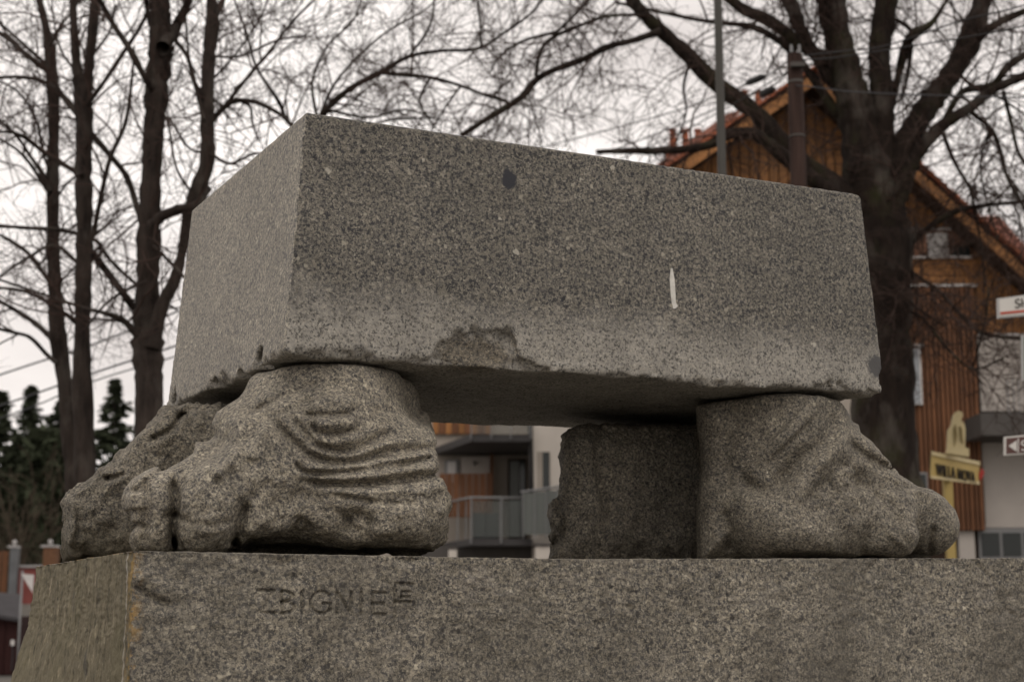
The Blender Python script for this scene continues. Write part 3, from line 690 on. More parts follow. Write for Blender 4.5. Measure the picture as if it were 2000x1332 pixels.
bare_tree('bare_tree', 'bare tree second from the left whose trunk forks into two upright stems', 16.0,
    [[(168,1215,44),(166,900,38),(160,700,36),(163,560,36),(165,450,34),(163,330,34),(165,240,34),(160,190,31),(150,130,21),(145,60,17),(141,-30,16)], [(166,240,20),(168,190,22),(175,120,20),(182,50,20),(189,-30,19)]],
    [[(158,225,15),(149,219,14),(112,177,12),(79,158,10),(37,151,8),(-25,154,7)], [(158,345,12),(140,331,11),(93,303,10),(47,268,9),(10,258,6),(-20,262,5)], [(170,205,11),(205,158,9),(242,102,9),(275,51,8),(303,-10,7)],
     [(168,250,13),(214,303,12),(247,345,12),(265,396,12),(277,447,10),(284,520,8)], [(180,470,9),(198,380,10),(215,310,9),(245,240,8),(258,150,6),(262,90,4)],
     [(-20,440,8),(60,446,8),(116,449,9),(186,470,9),(214,507,8),(270,558,7),(345,605,5)], [(168,480,14),(205,526,14),(233,563,15),(268,610,16)], [(160,640,9),(110,600,8),(50,570,7),(-20,560,6)],
     [(155,150,6),(120,100,5),(105,40,4),(100,-20,4)], [(188,100,6),(215,60,5),(225,10,4)], [(158,520,8),(110,480,7),(60,500,6),(0,540,5)]], M_BARK, 22, up=.3)
bare_tree('bare_tree', 'tall bare tree beside the block with a second stem curving up towards the block edge', 15.5,
    [[(291,1215,66),(291,950,58),(290,850,56),(292,760,54),(288,680,60),(288,600,50),(290,500,48),(293,400,46),(298,300,42),(303,220,43),(308,160,54),(314,90,52),(313,30,44),(310,-30,40)],
     [(296,680,36),(316,600,28),(342,545,24),(358,480,20),(367,420,22),(385,370,27),(404,320,28),(405,240,28),(405,170,26),(410,90,26),(415,40,28),(410,-30,16)]],
    [[(318,95,30),(345,50,22),(365,10,18),(376,-30,16)], [(308,80,14),(290,30,12),(283,-30,10)], [(300,180,15),(284,154,14),(251,93,12),(223,51,11),(195,0,10),(182,-30,9)], [(318,30,8),(340,75,9),(368,116,9),(386,186,8),(398,235,8)],
     [(298,440,24),(320,420,19),(350,408,18),(385,400,17),(405,370,16)], [(416,40,15),(432,10,13),(445,-30,10)], [(405,245,13),(447,203,11),(484,197,10),(521,209,9),(560,235,8),(600,285,7)],
     [(405,250,10),(456,186,8),(493,140,8),(526,102,7),(572,42,6),(625,-10,5)], [(470,198,7),(489,210,6),(493,240,5),(505,275,4)], [(400,215,8),(385,170,7),(372,140,6),(363,47,5),(360,-20,4)], [(400,300,6),(370,290,5),(350,262,5),(325,220,4)],
     [(410,160,6),(440,130,5),(480,80,4),(512,28,4),(530,-20,3)], [(268,655,16),(240,625,12),(205,612,9),(160,600,7),(100,580,6),(40,560,5),(-20,540,5)], [(285,550,7),(240,570,6),(200,600,5),(170,640,4)],
     [(410,300,7),(450,320,6),(500,300,5),(560,310,4)], [(380,385,6),(345,330,5),(330,250,5),(318,215,4)], [(300,480,8),(340,520,7),(380,560,6),(420,580,5)], [(412,110,6),(470,110,5),(540,80,5),(600,70,4)]], M_BARK, 23, up=.3)
bare_tree('bare_tree', 'bare tree standing hidden behind the block, one long bough arching out above it', 18.0,
    [[(560,1215,50),(560,900,44),(565,600,38),(580,400,30),(600,270,20)]],
    [[(585,330,18),(605,255,16),(632,222,14),(660,192,14),(700,164,13),(748,140,12),(796,112,9),(860,100,8),(932,96,7),(980,68,6),(1040,24,5),(1070,-20,5)], [(745,143,8),(796,148,8),(840,152,8),(900,168,7),(952,188,6),(990,197,6)],
     [(600,270,14),(560,235,10),(545,200,8),(500,130,6),(480,60,5),(450,-20,4)], [(620,240,8),(650,170,6),(700,110,5),(760,60,5),(830,20,4),(870,-20,3)], [(620,235,8),(610,160,6),(640,90,5),(690,40,4),(710,-20,3)],
     [(800,110,6),(840,50,5),(850,-20,4)], [(940,96,6),(938,50,5),(930,-20,4)], [(840,152,6),(820,200,5),(850,250,4)], [(640,215,7),(720,230,5),(790,215,4),(860,235,3)],[(585,330,9),(640,300,6),(740,240,5),(850,230,4)], [(900,168,5),(870,210,4),(840,260,3)]], M_BARK2, 24, up=.1, ml=(42, 4, 4, 2))
bare_tree('old_bare_tree', 'huge old bare tree with thick crooked limbs behind the right end of the block', 20.0,
    [[(1740,1250,175),(1735,1100,150),(1730,1000,136),(1727,800,122),(1724,600,118),(1720,480,114),(1712,400,104),(1695,330,86),(1675,230,78),(1655,150,70),(1632,60,58),(1622,-30,56)],
     [(1740,470,80),(1735,400,60),(1722,300,50),(1722,200,46),(1718,100,48),(1728,30,50),(1737,-30,50)],
     [(1730,430,70),(1745,370,56),(1768,290,50),(1805,218,46),(1843,165,44),(1880,110,46),(1905,50,44),(1927,-30,34)],
     [(1700,430,60),(1660,385,44),(1600,340,37),(1550,300,34),(1510,255,34),(1468,215,34),(1400,165,34),(1340,105,32),(1290,60,30),(1250,20,26),(1212,-30,24)]],
    [[(1740,420,44),(1775,335,32),(1800,290,28),(1843,244,24),(1896,210,22),(1940,176,20),(2020,140,18)], [(1895,90,24),(1910,75,20),(1950,45,16),(2020,15,14)], [(1845,235,12),(1880,180,14),(1937,168,16),(1970,130,16),(2020,98,15)],
     [(1700,230,36),(1660,155,30),(1620,118,27),(1580,100,26),(1540,70,26),(1500,40,26),(1450,18,24),(1400,-25,20)], [(1680,270,22),(1640,230,20),(1600,170,18),(1545,100,18),(1513,75,16),(1467,53,13),(1404,45,10),(1355,38,9),(1270,20,8),(1200,5,6)],
     [(1660,200,28),(1620,150,26),(1580,90,26),(1560,50,28),(1545,10,30),(1518,-30,30)], [(1680,410,34),(1620,375,34),(1560,330,30),(1505,285,26),(1470,262,24),(1430,262,22),(1395,280,18),(1355,290,16),(1290,295,16),(1230,295,13),(1165,297,9)],
     [(1735,260,14),(1740,220,13),(1752,160,16),(1770,90,20),(1788,65,22),(1820,45,12),(1850,0,8),(1860,-25,8)], [(1788,68,10),(1765,48,9),(1745,38,8),(1700,30,6)], [(1780,90,10),(1775,130,9),(1765,180,6),(1745,210,5)],
     [(1890,214,11),(1937,255,9),(1955,300,9),(1965,340,8),(1985,380,8),(2020,440,7)], [(1838,252,10),(1866,320,8),(1895,370,7),(1905,420,6),(1915,470,5),(1925,560,4)],
     [(1740,515,22),(1757,495,18),(1800,455,14),(1862,415,13),(1920,402,9),(2020,393,8)], [(1740,530,10),(1770,528,8),(1800,545,8),(1835,570,8),(1877,615,8),(1920,651,7),(2020,665,6)],
     [(1290,62,16),(1236,80,13),(1188,92,14),(1140,116,14),(1076,140,13),(1044,160,14),(1016,192,14),(972,220,13),(940,240,12),(900,266,11)], [(1265,30,8),(1240,30,7),(1188,32,7),(1140,48,8),(1084,72,8),(1056,100,8),(1046,148,8)],
     [(1084,64,7),(1036,76,6),(1000,92,6),(972,116,5),(956,144,4)], [(1170,-20,7),(1108,44,7),(1080,68,7)], [(1730,620,9),(1700,600,7),(1740,560,6),(1790,600,5),(1850,640,4)], [(1750,600,7),(1800,620,6),(1850,680,5),(1900,720,4),(1960,700,4)],
     [(1760,330,14),(1740,300,10),(1700,290,8),(1672,262,6)], [(1960,180,9),(1975,240,8),(1990,300,7),(2020,340,6)], [(1935,255,6),(1915,320,5),(1930,400,4),(1950,470,4)],
     [(1350,110,7),(1335,170,6),(1340,220,4),(1320,280,4)], [(1870,140,8),(1900,170,6),(1950,190,5),(2010,230,4)], [(1790,440,7),(1780,520,5),(1790,600,4),(1770,660,3)], [(1900,720,4),(1925,620,5),(1930,560,4)]],
    M_BARK2, 25, up=.0, droop=.05, ml=(40, 5, 4, 2), spread=1.1, sides=20)

# ------------------------------------------------------------------ spruces and bushes on the hill
def spruce(x, ytop, wpx, Y, label, seed):
    rg = np.random.default_rng(seed); top = W(x, ytop, Y); gz = float(hill(top[0], Y)); H = top[2] - gz; wd = wpx * Y / FPX * .85
    root = empty('spruce_tree', (top[0], Y, gz - .1), label, 'tree', 'spruces on the hill')
    m = MB(); m.tube([(top[0], Y, gz - .1), (top[0], Y, top[2])], [H * .018, .02], 6)
    m.build('trunk', M_BARK2, root, smooth=True)
    Vv, Ff = [], []; nb = int(H * 34)
    for i in range(nb):
        f = (i + rg.random()) / nb; hh = gz + H * (.04 + .96 * f); L = (wd * 1.25 * (1 - f) ** .85 * rg.uniform(.45, 1.25) + .1) * (.75 + .35 * math.sin(f * H * 5.2)); an = rg.uniform(0, 6.283)
        d = np.array([math.cos(an), math.sin(an), 0]); sd_ = np.array([-d[1], d[0], 0]); nseg = 5
        for q in range(nseg * 3):
            t = rg.uniform(.1, 1); p = np.array([top[0], Y, hh]) + d * L * t + np.array([0, 0, -.32 * L * t + .16 * L * t * t])
            e = (d * rg.uniform(.1, .9) + sd_ * rg.choice([-1, 1]) * rg.uniform(.2, 1) + np.array([0, 0, rg.uniform(-.55, .1)])) * (.30 + .22 * L) * rg.uniform(.6, 1.2) * (1.2 - t * .6)
            w_ = np.cross(e, rg.normal(0, 1, 3)); w_ = w_ / (np.linalg.norm(w_) + 1e-9) * .07
            n = len(Vv); Vv += [p - w_, p + w_, p + e * .6 + w_ * .8, p + e, p + e * .6 - w_ * .8]; Ff += [(n, n+1, n+2), (n, n+2, n+4), (n+4, n+2, n+3)]
    me = mesh_np('crown', np.array(Vv) - np.array([top[0], Y, gz - .1]), Ff, M_SPRUCE, smooth=False)
    o = bpy.data.objects.new('crown', me); COL.objects.link(o); o.parent = root; o['kind'] = 'stuff'
for k, (x, yt, wp, Y, lb) in enumerate([
    (226, 740, 170, 74, 'dark pointed spruce showing between the forked bare tree and the tall one'), (62, 752, 150, 78, 'dark spruce with a thin pointed top behind the leftmost bare trunk'),
    (4, 764, 130, 72, 'dark spruce cut by the left edge of the view'), (118, 782, 160, 82, 'broad dark spruce between the two left bare trunks'),
    (318, 806, 150, 80, 'dark spruce half hidden behind the tallest bare trunk'), (-60, 800, 190, 76, 'dark spruce beyond the left edge, only its boughs in view'), (170, 850, 190, 68, 'low dense dark spruce nearer the fence'), (35, 850, 200, 70, 'low dark spruce in front of the pointed ones at the left edge'), (262, 862, 180, 69, 'low dark spruce just left of the far stone foot'), (96, 835, 170, 75, 'small dark spruce close behind the leftmost bare trunk')]):
    spruce(x, yt, wp, Y, lb, 60 + k)
def thicket(x0, x1, yt, Y, label, seed, mat, leaf, n):
    rg = np.random.default_rng(seed); c = W((x0 + x1) / 2, 1000, Y); gz = float(hill(c[0], Y)); a = W(x0, yt, Y); b = W(x1, yt, Y); H = a[2] - gz
    x = rg.uniform(a[0], b[0], n); y = Y + rg.uniform(-1.5, 1.5, n); z = gz + rg.uniform(0, 1, n) ** .8 * H * (.75 + .25 * np.sin(x * 1.7 + seed))
    P = np.stack([x, y, z], 1); e = rg.normal(0, 1, (n, 3)) * leaf; f = rg.normal(0, 1, (n, 3)) * leaf * .6
    V = np.stack([P - e, P + f, P + e, P - f], 1).reshape(-1, 3); F_ = np.arange(4 * n).reshape(-1, 4)
    o = link('bush', mesh_np('bush', V, F_, mat, False)); return tag(o, label, 'bush')
thicket(-80, 130, 840, 66, 'dark evergreen thicket below the spruces at the left edge', 3, M_SPRUCE, .22, 16000)
thicket(110, 330, 870, 67, 'dark evergreen thicket behind the far left stone foot', 4, M_SPRUCE, .22, 16000)
def shrub(x, ytop, Y, label, seed):
    rg = np.random.default_rng(seed); t = W(x, ytop, Y); gz = float(hill(t[0], Y)); H = t[2] - gz
    n = 9; P = np.zeros((n, 7, 3)); P[:, 0] = [t[0], Y, gz]; P[:, 0, :2] += rg.normal(0, .12, (n, 2)); c = rg.normal(0, .22, (n, 3)); c[:, 2] = 1
    for s_ in range(6): c = c + rg.normal(0, .1, c.shape); P[:, s_+1] = P[:, s_] + c / np.linalg.norm(c, axis=1, keepdims=True) * H / 6 * rg.uniform(.7, 1.05)
    Rr = np.full((n, 7), .035) * np.linspace(1, .3, 7); V0, F0 = tubes(P, Rr, 4)
    Q, _ = spawn(P, Rr, 9, H * .3, .7, .4, rg); V1, F1 = tubes(Q, np.full(Q.shape[:2], .014), 3)
    me = mesh_np('leafless_shrub', np.concatenate([V0, V1]), np.concatenate([F0, F1 + len(V0)]), M_SHRUBT)
    tag(link('leafless_shrub', me), label, 'shrub')
shrub(75, 900, 58, 'pale leafless shrub in front of the dark thicket near the brick pier', 8)
shrub(40, 960, 57, 'small leafless shrub just above the grey gate post', 9)
# ------------------------------------------------------------------ buildings behind
def part(m, name, mat, parent, smooth=False, bevel=0): return m.build(name, mat, parent, smooth, bevel)
def px_box(name, x0, y0, x1, y1, Y, th, mat, parent=None, bevel=0):
    ym = (y0 + y1) / 2; X0 = W(x0, ym, Y)[0]; X1 = W(x1, ym, Y)[0]; Z0 = W(x0, y0, Y)[2]; Z1 = W(x0, y1, Y)[2]
    return MB().box((X0, Y, Z0), (X1, Y + th, Z1)).build(name, mat, parent, bevel=bevel)
def px_tube(name, pts, Y, r, mat, parent=None, sides=8):
    P = [W(p[0], p[1], p[2] if len(p) > 2 else Y) for p in pts]; return MB().tube(P, r, sides).build(name, mat, parent, smooth=True)
def px_prism(name, poly, Y, th, mat, parent=None):
    f, b_ = slab(poly, Y, th); return MB().prism(f, b_).build(name, mat, parent)

def timber(name, c0, c1):
    g = G(name, .65, .3); oi = g.n('ObjectInfo').outputs['Random']
    n = g.noise(1.3, 6, .65, g.map((9, 9, .8)))
    c = g.mix(n, (*c0, 1), (*c1, 1)); c = g.mix(1.0, c, g.ramp(oi, [(0, .72), (1, 1.15)]), 'MULTIPLY')
    c = g.mix(1.0, c, g.ramp(g.noise(1.1, 4, .6), [(.3, .8), (.7, 1.15)]), 'MULTIPLY')
    g.col(c); g.bump(n, .004); return g.m
M_BOARD = timber('stained_timber', (.19, .086, .028), (.37, .165, .055))
M_SLAT = timber('red_brown_slats', (.11, .046, .019), (.19, .080, .034))
M_WDARK = simple('dark_wood_backing', (.030, .016, .009), .8)
M_TILE = simple('clay_tiles', (.32, .105, .055), .8, .2, .35, 6)
M_TILE2 = simple('faded_clay_tiles', (.30, .135, .10), .8, .2, .35, 8)
M_PLAS = simple('pale_plaster', (.42, .385, .35), .9, .1, .12, 1.2)
M_PLAS2 = simple('white_plaster', (.62, .57, .51), .9, .1, .10, 1.2)
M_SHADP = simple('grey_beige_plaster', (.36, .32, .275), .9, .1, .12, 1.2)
M_PINK = simple('brick_pink_panel', (.25, .13, .085), .8, .2, .2, 4)
M_WHITE = simple('white_frame', (.62, .60, .58), .5, .4, .08)
M_SLAB = simple('blue_grey_metal_edge', (.055, .052, .052), .7, .25, .12)
M_CONC = simple('dark_concrete', (.085, .078, .072), .85, .2, .2)
M_STEEL = simple('galvanised_steel', (.20, .20, .20), .5, .4, .15, 2)
g = G('window_glass', .12, .3); g.col((.02, .024, .023)); M_GLASS = g.m
g = G('balcony_glass', .25, .5); g.col((.12, .135, .125)); g.p.inputs['Alpha'].default_value = .28; M_BGL = g.m
g = G('frosted_glass', .4, .4); g.col((.12, .13, .12)); M_FROST = g.m
M_CURT = simple('white_curtain', (.60, .58, .56), .9, .1, .2, 6)

# timber chalet
YC = 32.0; AP = (1588, 158)
roofy = lambda x: AP[1] + (AP[0] - x) * .67 if x < AP[0] else AP[1] + (x - AP[0]) * .91
ch_ = empty('timber_chalet', (W(1700, 1200, YC)[0], YC, 0), 'steep gabled chalet with orange-brown timber boards behind the huge old tree', 'house')
zb = 1362
px_prism('wall', [AP, (2150, roofy(2150)), (2150, zb), (1330, zb), (1330, roofy(1330))], YC + .12, 9, M_WDARK, ch_)
px_prism('plaster_wall', [(1340, 600), (1764, 600), (1764, zb), (1340, zb)], YC + .04, .07, M_SHADP, ch_)
x = 1336
while x < 2110:
    x1 = x + 15.5; yb = 598 if x1 < 1757 else (446 if x1 < 1893 else 655)
    yt = max(roofy(x), roofy(x1)) + 6
    if yt < yb - 4:
        f = flat([(x, roofy(x) + 5), (x1, roofy(x1) + 5)], YC); Z = W(x, yb, YC)[2]
        q = [f[0], f[1], Vector((f[1].x, YC, Z)), Vector((f[0].x, YC, Z))]
        MB().prism(q, [v + Vector((0, .1, 0)) for v in q]).build('plank', M_BOARD, ch_)
    x += 18.2
# strip of windows and panels at the upper floor
px_box('panel', 1757, 449, 1896, 502, YC - .0, .1, M_PINK, ch_)
wn = px_box('window', 1812, 455, 1852, 500, YC - .06, .1, M_WHITE, ch_); px_box('curtain', 1817, 460, 1848, 497, YC - .075, .02, M_CURT, wn)
wn = px_box('window', 1856, 478, 1896, 503, YC - .05, .1, M_WDARK, ch_); px_box('pane', 1860, 482, 1893, 500, YC - .065, .02, M_GLASS, wn)
px_box('white_rail', 1752, 445, 1858, 448.5, YC - .12, .08, M_WHITE, ch_); px_box('white_rail', 1760, 500, 1898, 504, YC - .12, .08, M_WHITE, ch_)
for k in range(3): px_box('plank', 1760, 506 + k * 16.5, 1906, 521 + k * 16.5, YC - .01, .1, M_BOARD, ch_)
px_box('white_rail', 1762, 555, 1908, 559, YC - .16, .1, M_WHITE, ch_)
px_box('slat_backing', 1764, 560, 1912, 1036, YC - .10, .1, M_WDARK, ch_)
for k in range(16): px_box('slat', 1765 + k * 9.35, 561, 1771.3 + k * 9.35, 1035, YC - .2, .1, M_SLAT, ch_)
w1 = px_box('window', 1765, 676, 1800, 790, YC - .3, .1, M_WHITE, ch_); px_box('pane', 1768, 682, 1797, 788, YC - .315, .02, simple('sky_grey_pane', (.28, .30, .32), .2, .5), w1)
px_box('window_head', 1762, 672, 1805, 676.5, YC - .34, .14, M_WHITE, w1)
w1 = px_box('window', 1788, 922, 1812, 962, YC - .3, .1, M_STEEL, ch_); px_box('pane', 1791, 926, 1809, 960, YC - .315, .02, M_GLASS, w1)
px_box('plaster_wall', 1913, 655, 2150, 803, YC - .02, .13, M_PLAS, ch_); px_box('flashing', 1912, 651, 2150, 655, YC - .08, .1, M_WHITE, ch_)
px_box('balcony_slab', 1916, 806, 2150, 850, YC - 1.3, 1.4, M_CONC, ch_)
for k in range(7): px_box('railing_bar', 1968 + k * 11, 740, 1970 + k * 11, 806, YC - 1.2, .03, M_STEEL, ch_)
px_box('plaster_wall', 1921, 846, 2150, 1030, YC + .0, .1, M_PLAS, ch_)
px_box('window_frame', 1912, 1022, 2150, 1095, YC + .02, .08, M_STEEL, ch_)
for k in range(5): px_box('pane', 1917 + k * 42, 1040, 1953 + k * 42, 1086, YC, .015, M_GLASS, ch_)
px_box('plaster_wall', 1880, 1036, 1911, zb, YC - .05, .15, M_PLAS, ch_); px_box('plaster_wall', 1912, 1096, 2150, zb, YC, .15, M_PLAS, ch_)
for sx in (-1, 1):
    e = (1215, roofy(1215)) if sx < 0 else (2150, roofy(2150))
    poly = [(AP[0], AP[1] - 20), (AP[0], AP[1] + 2), (e[0], e[1] + 2), (e[0], e[1] - 18)]
    px_prism('roof', poly, YC - .9, 9.5, M_WDARK, ch_)
    px_prism('verge_board', [(AP[0], AP[1] - 14), (AP[0], AP[1] + 10), (e[0], e[1] + 10), (e[0], e[1] - 12)], YC - .99, .08, M_BOARD, ch_)
    a_ = Vector(W(AP[0], AP[1] - 20, YC - .9)); b_ = Vector(W(e[0], e[1] - 18, YC - .9)); L = (b_ - a_).length; u = (b_ - a_).normalized(); up_ = Vector((-u.z, 0, u.x)) * (1 if sx > 0 else -1)
    if up_.z < 0: up_ = -up_
    t0 = None; nT = int(L / .17)
    for k in range(nT):
        for r_ in range(2):
            if t0 is None:
                t0 = MB(); hw = .19; v = [(-.0, -.17, 0), (.205, -.17, .0), (.205, .17, .0), (0, .17, 0)]
                A_ = [Vector((u.x * p[0], p[1], u.z * p[0])) for p in v]
                o_ = [p + up_ * (.035 + (.03 if i in (1, 2) else 0)) for i, p in enumerate(A_)]
                tile = t0.prism(o_, A_).build('roof_tile', M_TILE, ch_); me_t = tile.data; loc0 = tile.location.copy(); first = tile
                cen = sum(o_ + A_, Vector()) / 8
                tile.location = a_ + cen - ch_.location + Vector((0, -.02, 0)); continue
            c_ = first.copy(); COL.objects.link(c_); c_.location = a_ + u * (L * k / nT) + cen + Vector((0, .36 * r_ - .02, random.uniform(-.008, .012))) - ch_.location

# house with the row of chimney pots, and another tiled roof at the far right
def pots(xs, y0, y1, Y, parent):
    for x in xs:
        m = MB(); a = W(x, y0, Y); b = W(x, y1, Y); X = W(x, (y0 + y1) / 2, Y)[0]; s = Y / FPX
        m.tube([(X, Y, b[2]), (X, Y, b[2] + .12), (X, Y, a[2] - .1)], [9 * s, 8 * s, 6.5 * s], 10)
        p = m.build('chimney_pot', M_TILE, parent, smooth=False)
        MB().tube([(X, Y, a[2] - .06), (X, Y, a[2])], [9.5 * s, 8 * s], 10).build('cap', M_TILE2, p)
hs = empty('grey_house', (W(1400, 1200, 45)[0], 45, 0), 'pale house with rows of clay chimney pots, behind the grey lamp pole', 'house')
px_prism('wall', [(1296, 318), (1420, 226), (1500, 226), (1500, 1330), (1296, 1330)], 45.0, 6, M_PLAS, hs)
px_prism('roof', [(1282, 322), (1420, 222), (1456, 212), (1520, 240), (1520, 250), (1420, 236), (1286, 334)], 44.5, 7, M_TILE2, hs)
px_prism('gable_panel', [(1419, 250), (1451, 214), (1456, 262), (1420, 262)], 44.3, .15, M_CURT, hs)
px_box('chimney_stack', 1302, 288, 1400, 318, 46, .5, M_TILE, hs); pots((1314, 1339, 1363, 1388), 253, 289, 46, hs)
px_box('chimney_stack', 1444, 206, 1520, 250, 46.5, .5, M_TILE, hs); pots((1454, 1481, 1508), 178, 207, 46.5, hs)
h2 = empty('tiled_house', (W(1960, 1200, 44)[0], 44, 0), 'house of which only a pink tiled roof corner shows above the chalet', 'house')
px_prism('wall', [(1925, 500), (2090, 500), (2090, 1330), (1925, 1330)], 44, 5, M_PLAS, h2)
a_, b_, c_, d_ = [Vector(W(*p)) for p in ((1900, 424, 46), (1950, 424, 46), (2030, 512, 43.5), (1925, 512, 43.5))]
MB().prism([a_, b_, c_, d_], [v + Vector((0, .1, -.2)) for v in (a_, b_, c_, d_)]).build('roof', M_TILE2, h2)
m = MB()
for i in range(11):
    for j in range(12):
        q = lambda u, v: (a_ * (1-u) + b_ * u) * (1-v) + (d_ * (1-u) + c_ * u) * v + Vector((0, -.03, .03))
        v0 = [q(i/11, j/12), q((i+.9)/11, j/12), q((i+.9)/11, (j+.95)/12) + Vector((0, -.03, .04)), q(i/11, (j+.95)/12) + Vector((0, -.03, .04))]
        m.prism(v0, [v - Vector((0, -.04, .05)) for v in v0])
t_ = m.build('roof_tiles', M_TILE2, h2); t_['kind'] = 'stuff'

# apartment building seen through the gap under the block
def q7(x, y): return (780 + x * .2553, 780 + y * .2553)
def b7(name, x0, y0, x1, y1, Y, th, mat, parent): a = q7(x0, y0); b = q7(x1, y1); return px_box(name, a[0], a[1], b[0], b[1], Y, th, mat, parent)
ap = empty('apartment_building', (W(950, 1200, 38)[0], 38, 0), 'modern pale apartment building with glass balconies seen through the gap under the block', 'building')
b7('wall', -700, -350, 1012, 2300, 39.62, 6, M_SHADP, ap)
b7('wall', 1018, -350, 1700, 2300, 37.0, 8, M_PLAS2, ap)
b7('wall', 100, 1118, 1016, 2300, 37.6, 2, M_CONC, ap)
b7('pier', 372, 1150, 436, 2300, 37.2, .3, M_PLAS2, ap); b7('pier', 1042, 1118, 1330, 2300, 36.0, .9, M_PLAS2, ap); b7('coping', 1030, 1104, 1340, 1118, 35.95, 1.0, M_SLAB, ap)
for k in range(9): b7('plank', 255 + k * 50, 60, 300 + k * 50, 262, 39.5, .1, M_SLAT if k % 2 else M_BOARD, ap)
def slabz(name, yy0, yy1, pts, mat):     # pts: (crop x, Y); between two heights
    z1 = W(950, q7(0, yy0)[1], 36.5)[2]; z0 = W(950, q7(0, yy1)[1], 36.5)[2]
    tp = [Vector((W(q7(x, 0)[0], q7(0, (yy0+yy1)/2)[1], Y)[0], Y, z1)) for x, Y in pts]; bt = [Vector((v.x, v.y, z0)) for v in tp]
    return MB().prism(tp, bt).build(name, mat, ap)
slabz('balcony_slab', 266, 322, [(548, 36.5), (1010, 36.5), (1012, 39.6), (255, 39.6)], M_SLAB)
slabz('balcony_slab', 1064, 1116, [(548, 36.5), (1018, 36.5), (1012, 39.6), (255, 39.6)], M_SLAB)
for x0, x1 in ((300, 410), (415, 540)): pass
for x0, x1 in ((552, 700), (706, 850), (856, 1000)): b7('glass_panel', x0, 110, x1, 262, 36.45, .03, M_BGL, ap)
for x in (548, 703, 853, 1003): b7('railing_post', x - 4, 100, x + 4, 300, 36.4, .05, M_STEEL, ap)
wn = b7('window', 345, 462, 455, 640, 39.5, .12, M_STEEL, ap); b7('pane', 368, 474, 432, 640, 39.48, .02, M_CURT, wn)
b7('wall_pier', 470, 440, 690, 760, 39.4, .2, M_PLAS, ap); b7('door_post', 698, 400, 716, 1000, 39.2, .3, M_SLAT, ap)
dr = b7('balcony_door', 830, 452, 972, 1062, 39.5, .12, M_WDARK, ap); b7('pane', 846, 470, 915, 1050, 39.47, .03, M_FROST, dr); b7('pane', 922, 470, 962, 1050, 39.47, .03, M_GLASS, dr)
b7('wall_lamp', 860, 380, 884, 412, 39.5, .12, M_CONC, ap); b7('wall_lamp', 566, 470, 588, 496, 39.28, .12, M_CONC, ap)
for k in range(8): b7('fence_board', 308 + k * 51, 566 if k < 7 else 560, 354 + k * 51, 900, 38.3, .06, M_SLAT, ap)
px_tube('handrail', [(*q7(300, 800), 39.4), (*q7(548, 750), 36.5), (*q7(935, 752), 36.5)], 0, .03, M_STEEL, ap)
for x0, x1, mt in ((552, 660, M_BGL), (664, 776, M_BGL), (782, 936, M_BGL)): b7('glass_panel', x0, 775, x1, 1050, 36.5, .03, mt, ap)
for x in (548, 779): b7('railing_post', x - 6, 750, x + 6, 1100, 36.45, .05, M_STEEL, ap)
for x, Y in ((445, 37.7), (510, 37.0), (350, 38.8)): b7('railing_post', x - 5, 770, x + 5, 1085, Y, .05, M_STEEL, ap)
px_tube('handrail', [(*q7(930, 708), 36.2), (*q7(1340, 650), 36.2)], 0, .03, M_STEEL, ap)
for x0, x1 in ((948, 1034), (1038, 1118), (1122, 1205), (1210, 1300)): b7('glass_panel', x0, 715 - (x0 - 948) * .12, x1, 1032, 36.2, .03, M_FROST, ap)
for k in range(5): b7('railing_post', 942 + k * 88, 700 - k * 10, 950 + k * 88, 1060, 36.1, .04, M_STEEL, ap)
px_tube('downpipe', [q7(992, -300), q7(1002, 250), q7(1010, 730)], 36.95, .06, M_SLAB, ap)
wn = b7('window', 1052, 398, 1152, 690, 36.97, .2, M_SHADP, ap); b7('pane', 1096, 402, 1148, 690, 36.95, .03, M_GLASS, wn)
bx = b7('balcony_chest', 562, 866, 762, 1062, 37.6, .6, simple('dark_grey_plastic', (.022, .023, .024), .5), None); tag(bx, 'dark storage chest standing on the lower glass balcony seen under the block', 'chest')

# ------------------------------------------------------------------ poles, cables, signs
def zground(x, Y): return float(hill(W(x, 1200, Y)[0], Y))
X = W(1410, 335, 16)[0]; lp = empty('lamp_pole', (X, 16, 0), 'plain grey metal pole rising straight above the block, left of the chalet gable', 'pole')
MB().tube([(X, 16, 0), (X, 16, 3), (X, 16, 9.5)], [.062, .05, .042], 16).build('pole', simple('grey_paint_metal', (.045, .042, .036), .6, .25, .2, 1.5), lp, smooth=True)
MB().tube([(X, 16, 0), (X, 16, .5), (X, 16, .52)], [.09, .09, .06], 16).build('base_sleeve', M_STEEL, lp, smooth=True)
g = G('old_pole_wood', .9, .15); n = g.noise(1.5, 6, .7, g.map((20, 20, 1))); g.col(g.ramp(n, [(.3, (.018, .010, .008)), (.7, (.05, .030, .024))])); g.bump(n, .01)
X = W(1556, 240, 17)[0]; zt = W(1556, 108, 17)[2]; up_ = empty('utility_pole', (X, 17, 0), 'brown wooden utility pole with cables fixed at its top, in front of the chalet gable', 'utility pole')
MB().tube([(X, 17, 0), (X, 17, zt * .5), (X, 17, zt)], [.11, .098, .086], 16).build('pole', g.m, up_, smooth=True)
MB().box((X - .07, 16.86, zt - .18), (X + .09, 16.92, zt - .13)).build('bracket', M_CONC, up_)
for dx in (-.06, .03): MB().tube([(X + dx, 16.86, zt - .02), (X + dx, 16.86, zt + .07)], [.02, .014], 8).build('insulator', M_STEEL, up_)
MB().tube([(X, 17, zt - .34), (X, 17, zt - .31)], .091, 16).build('strap', M_CONC, up_); MB().tube([(X, 17, zt - .97), (X, 17, zt - .95)], .094, 16).build('strap', M_CONC, up_)
M_WIRE = simple('black_cable', (.022, .021, .021), .6, .3, .1)
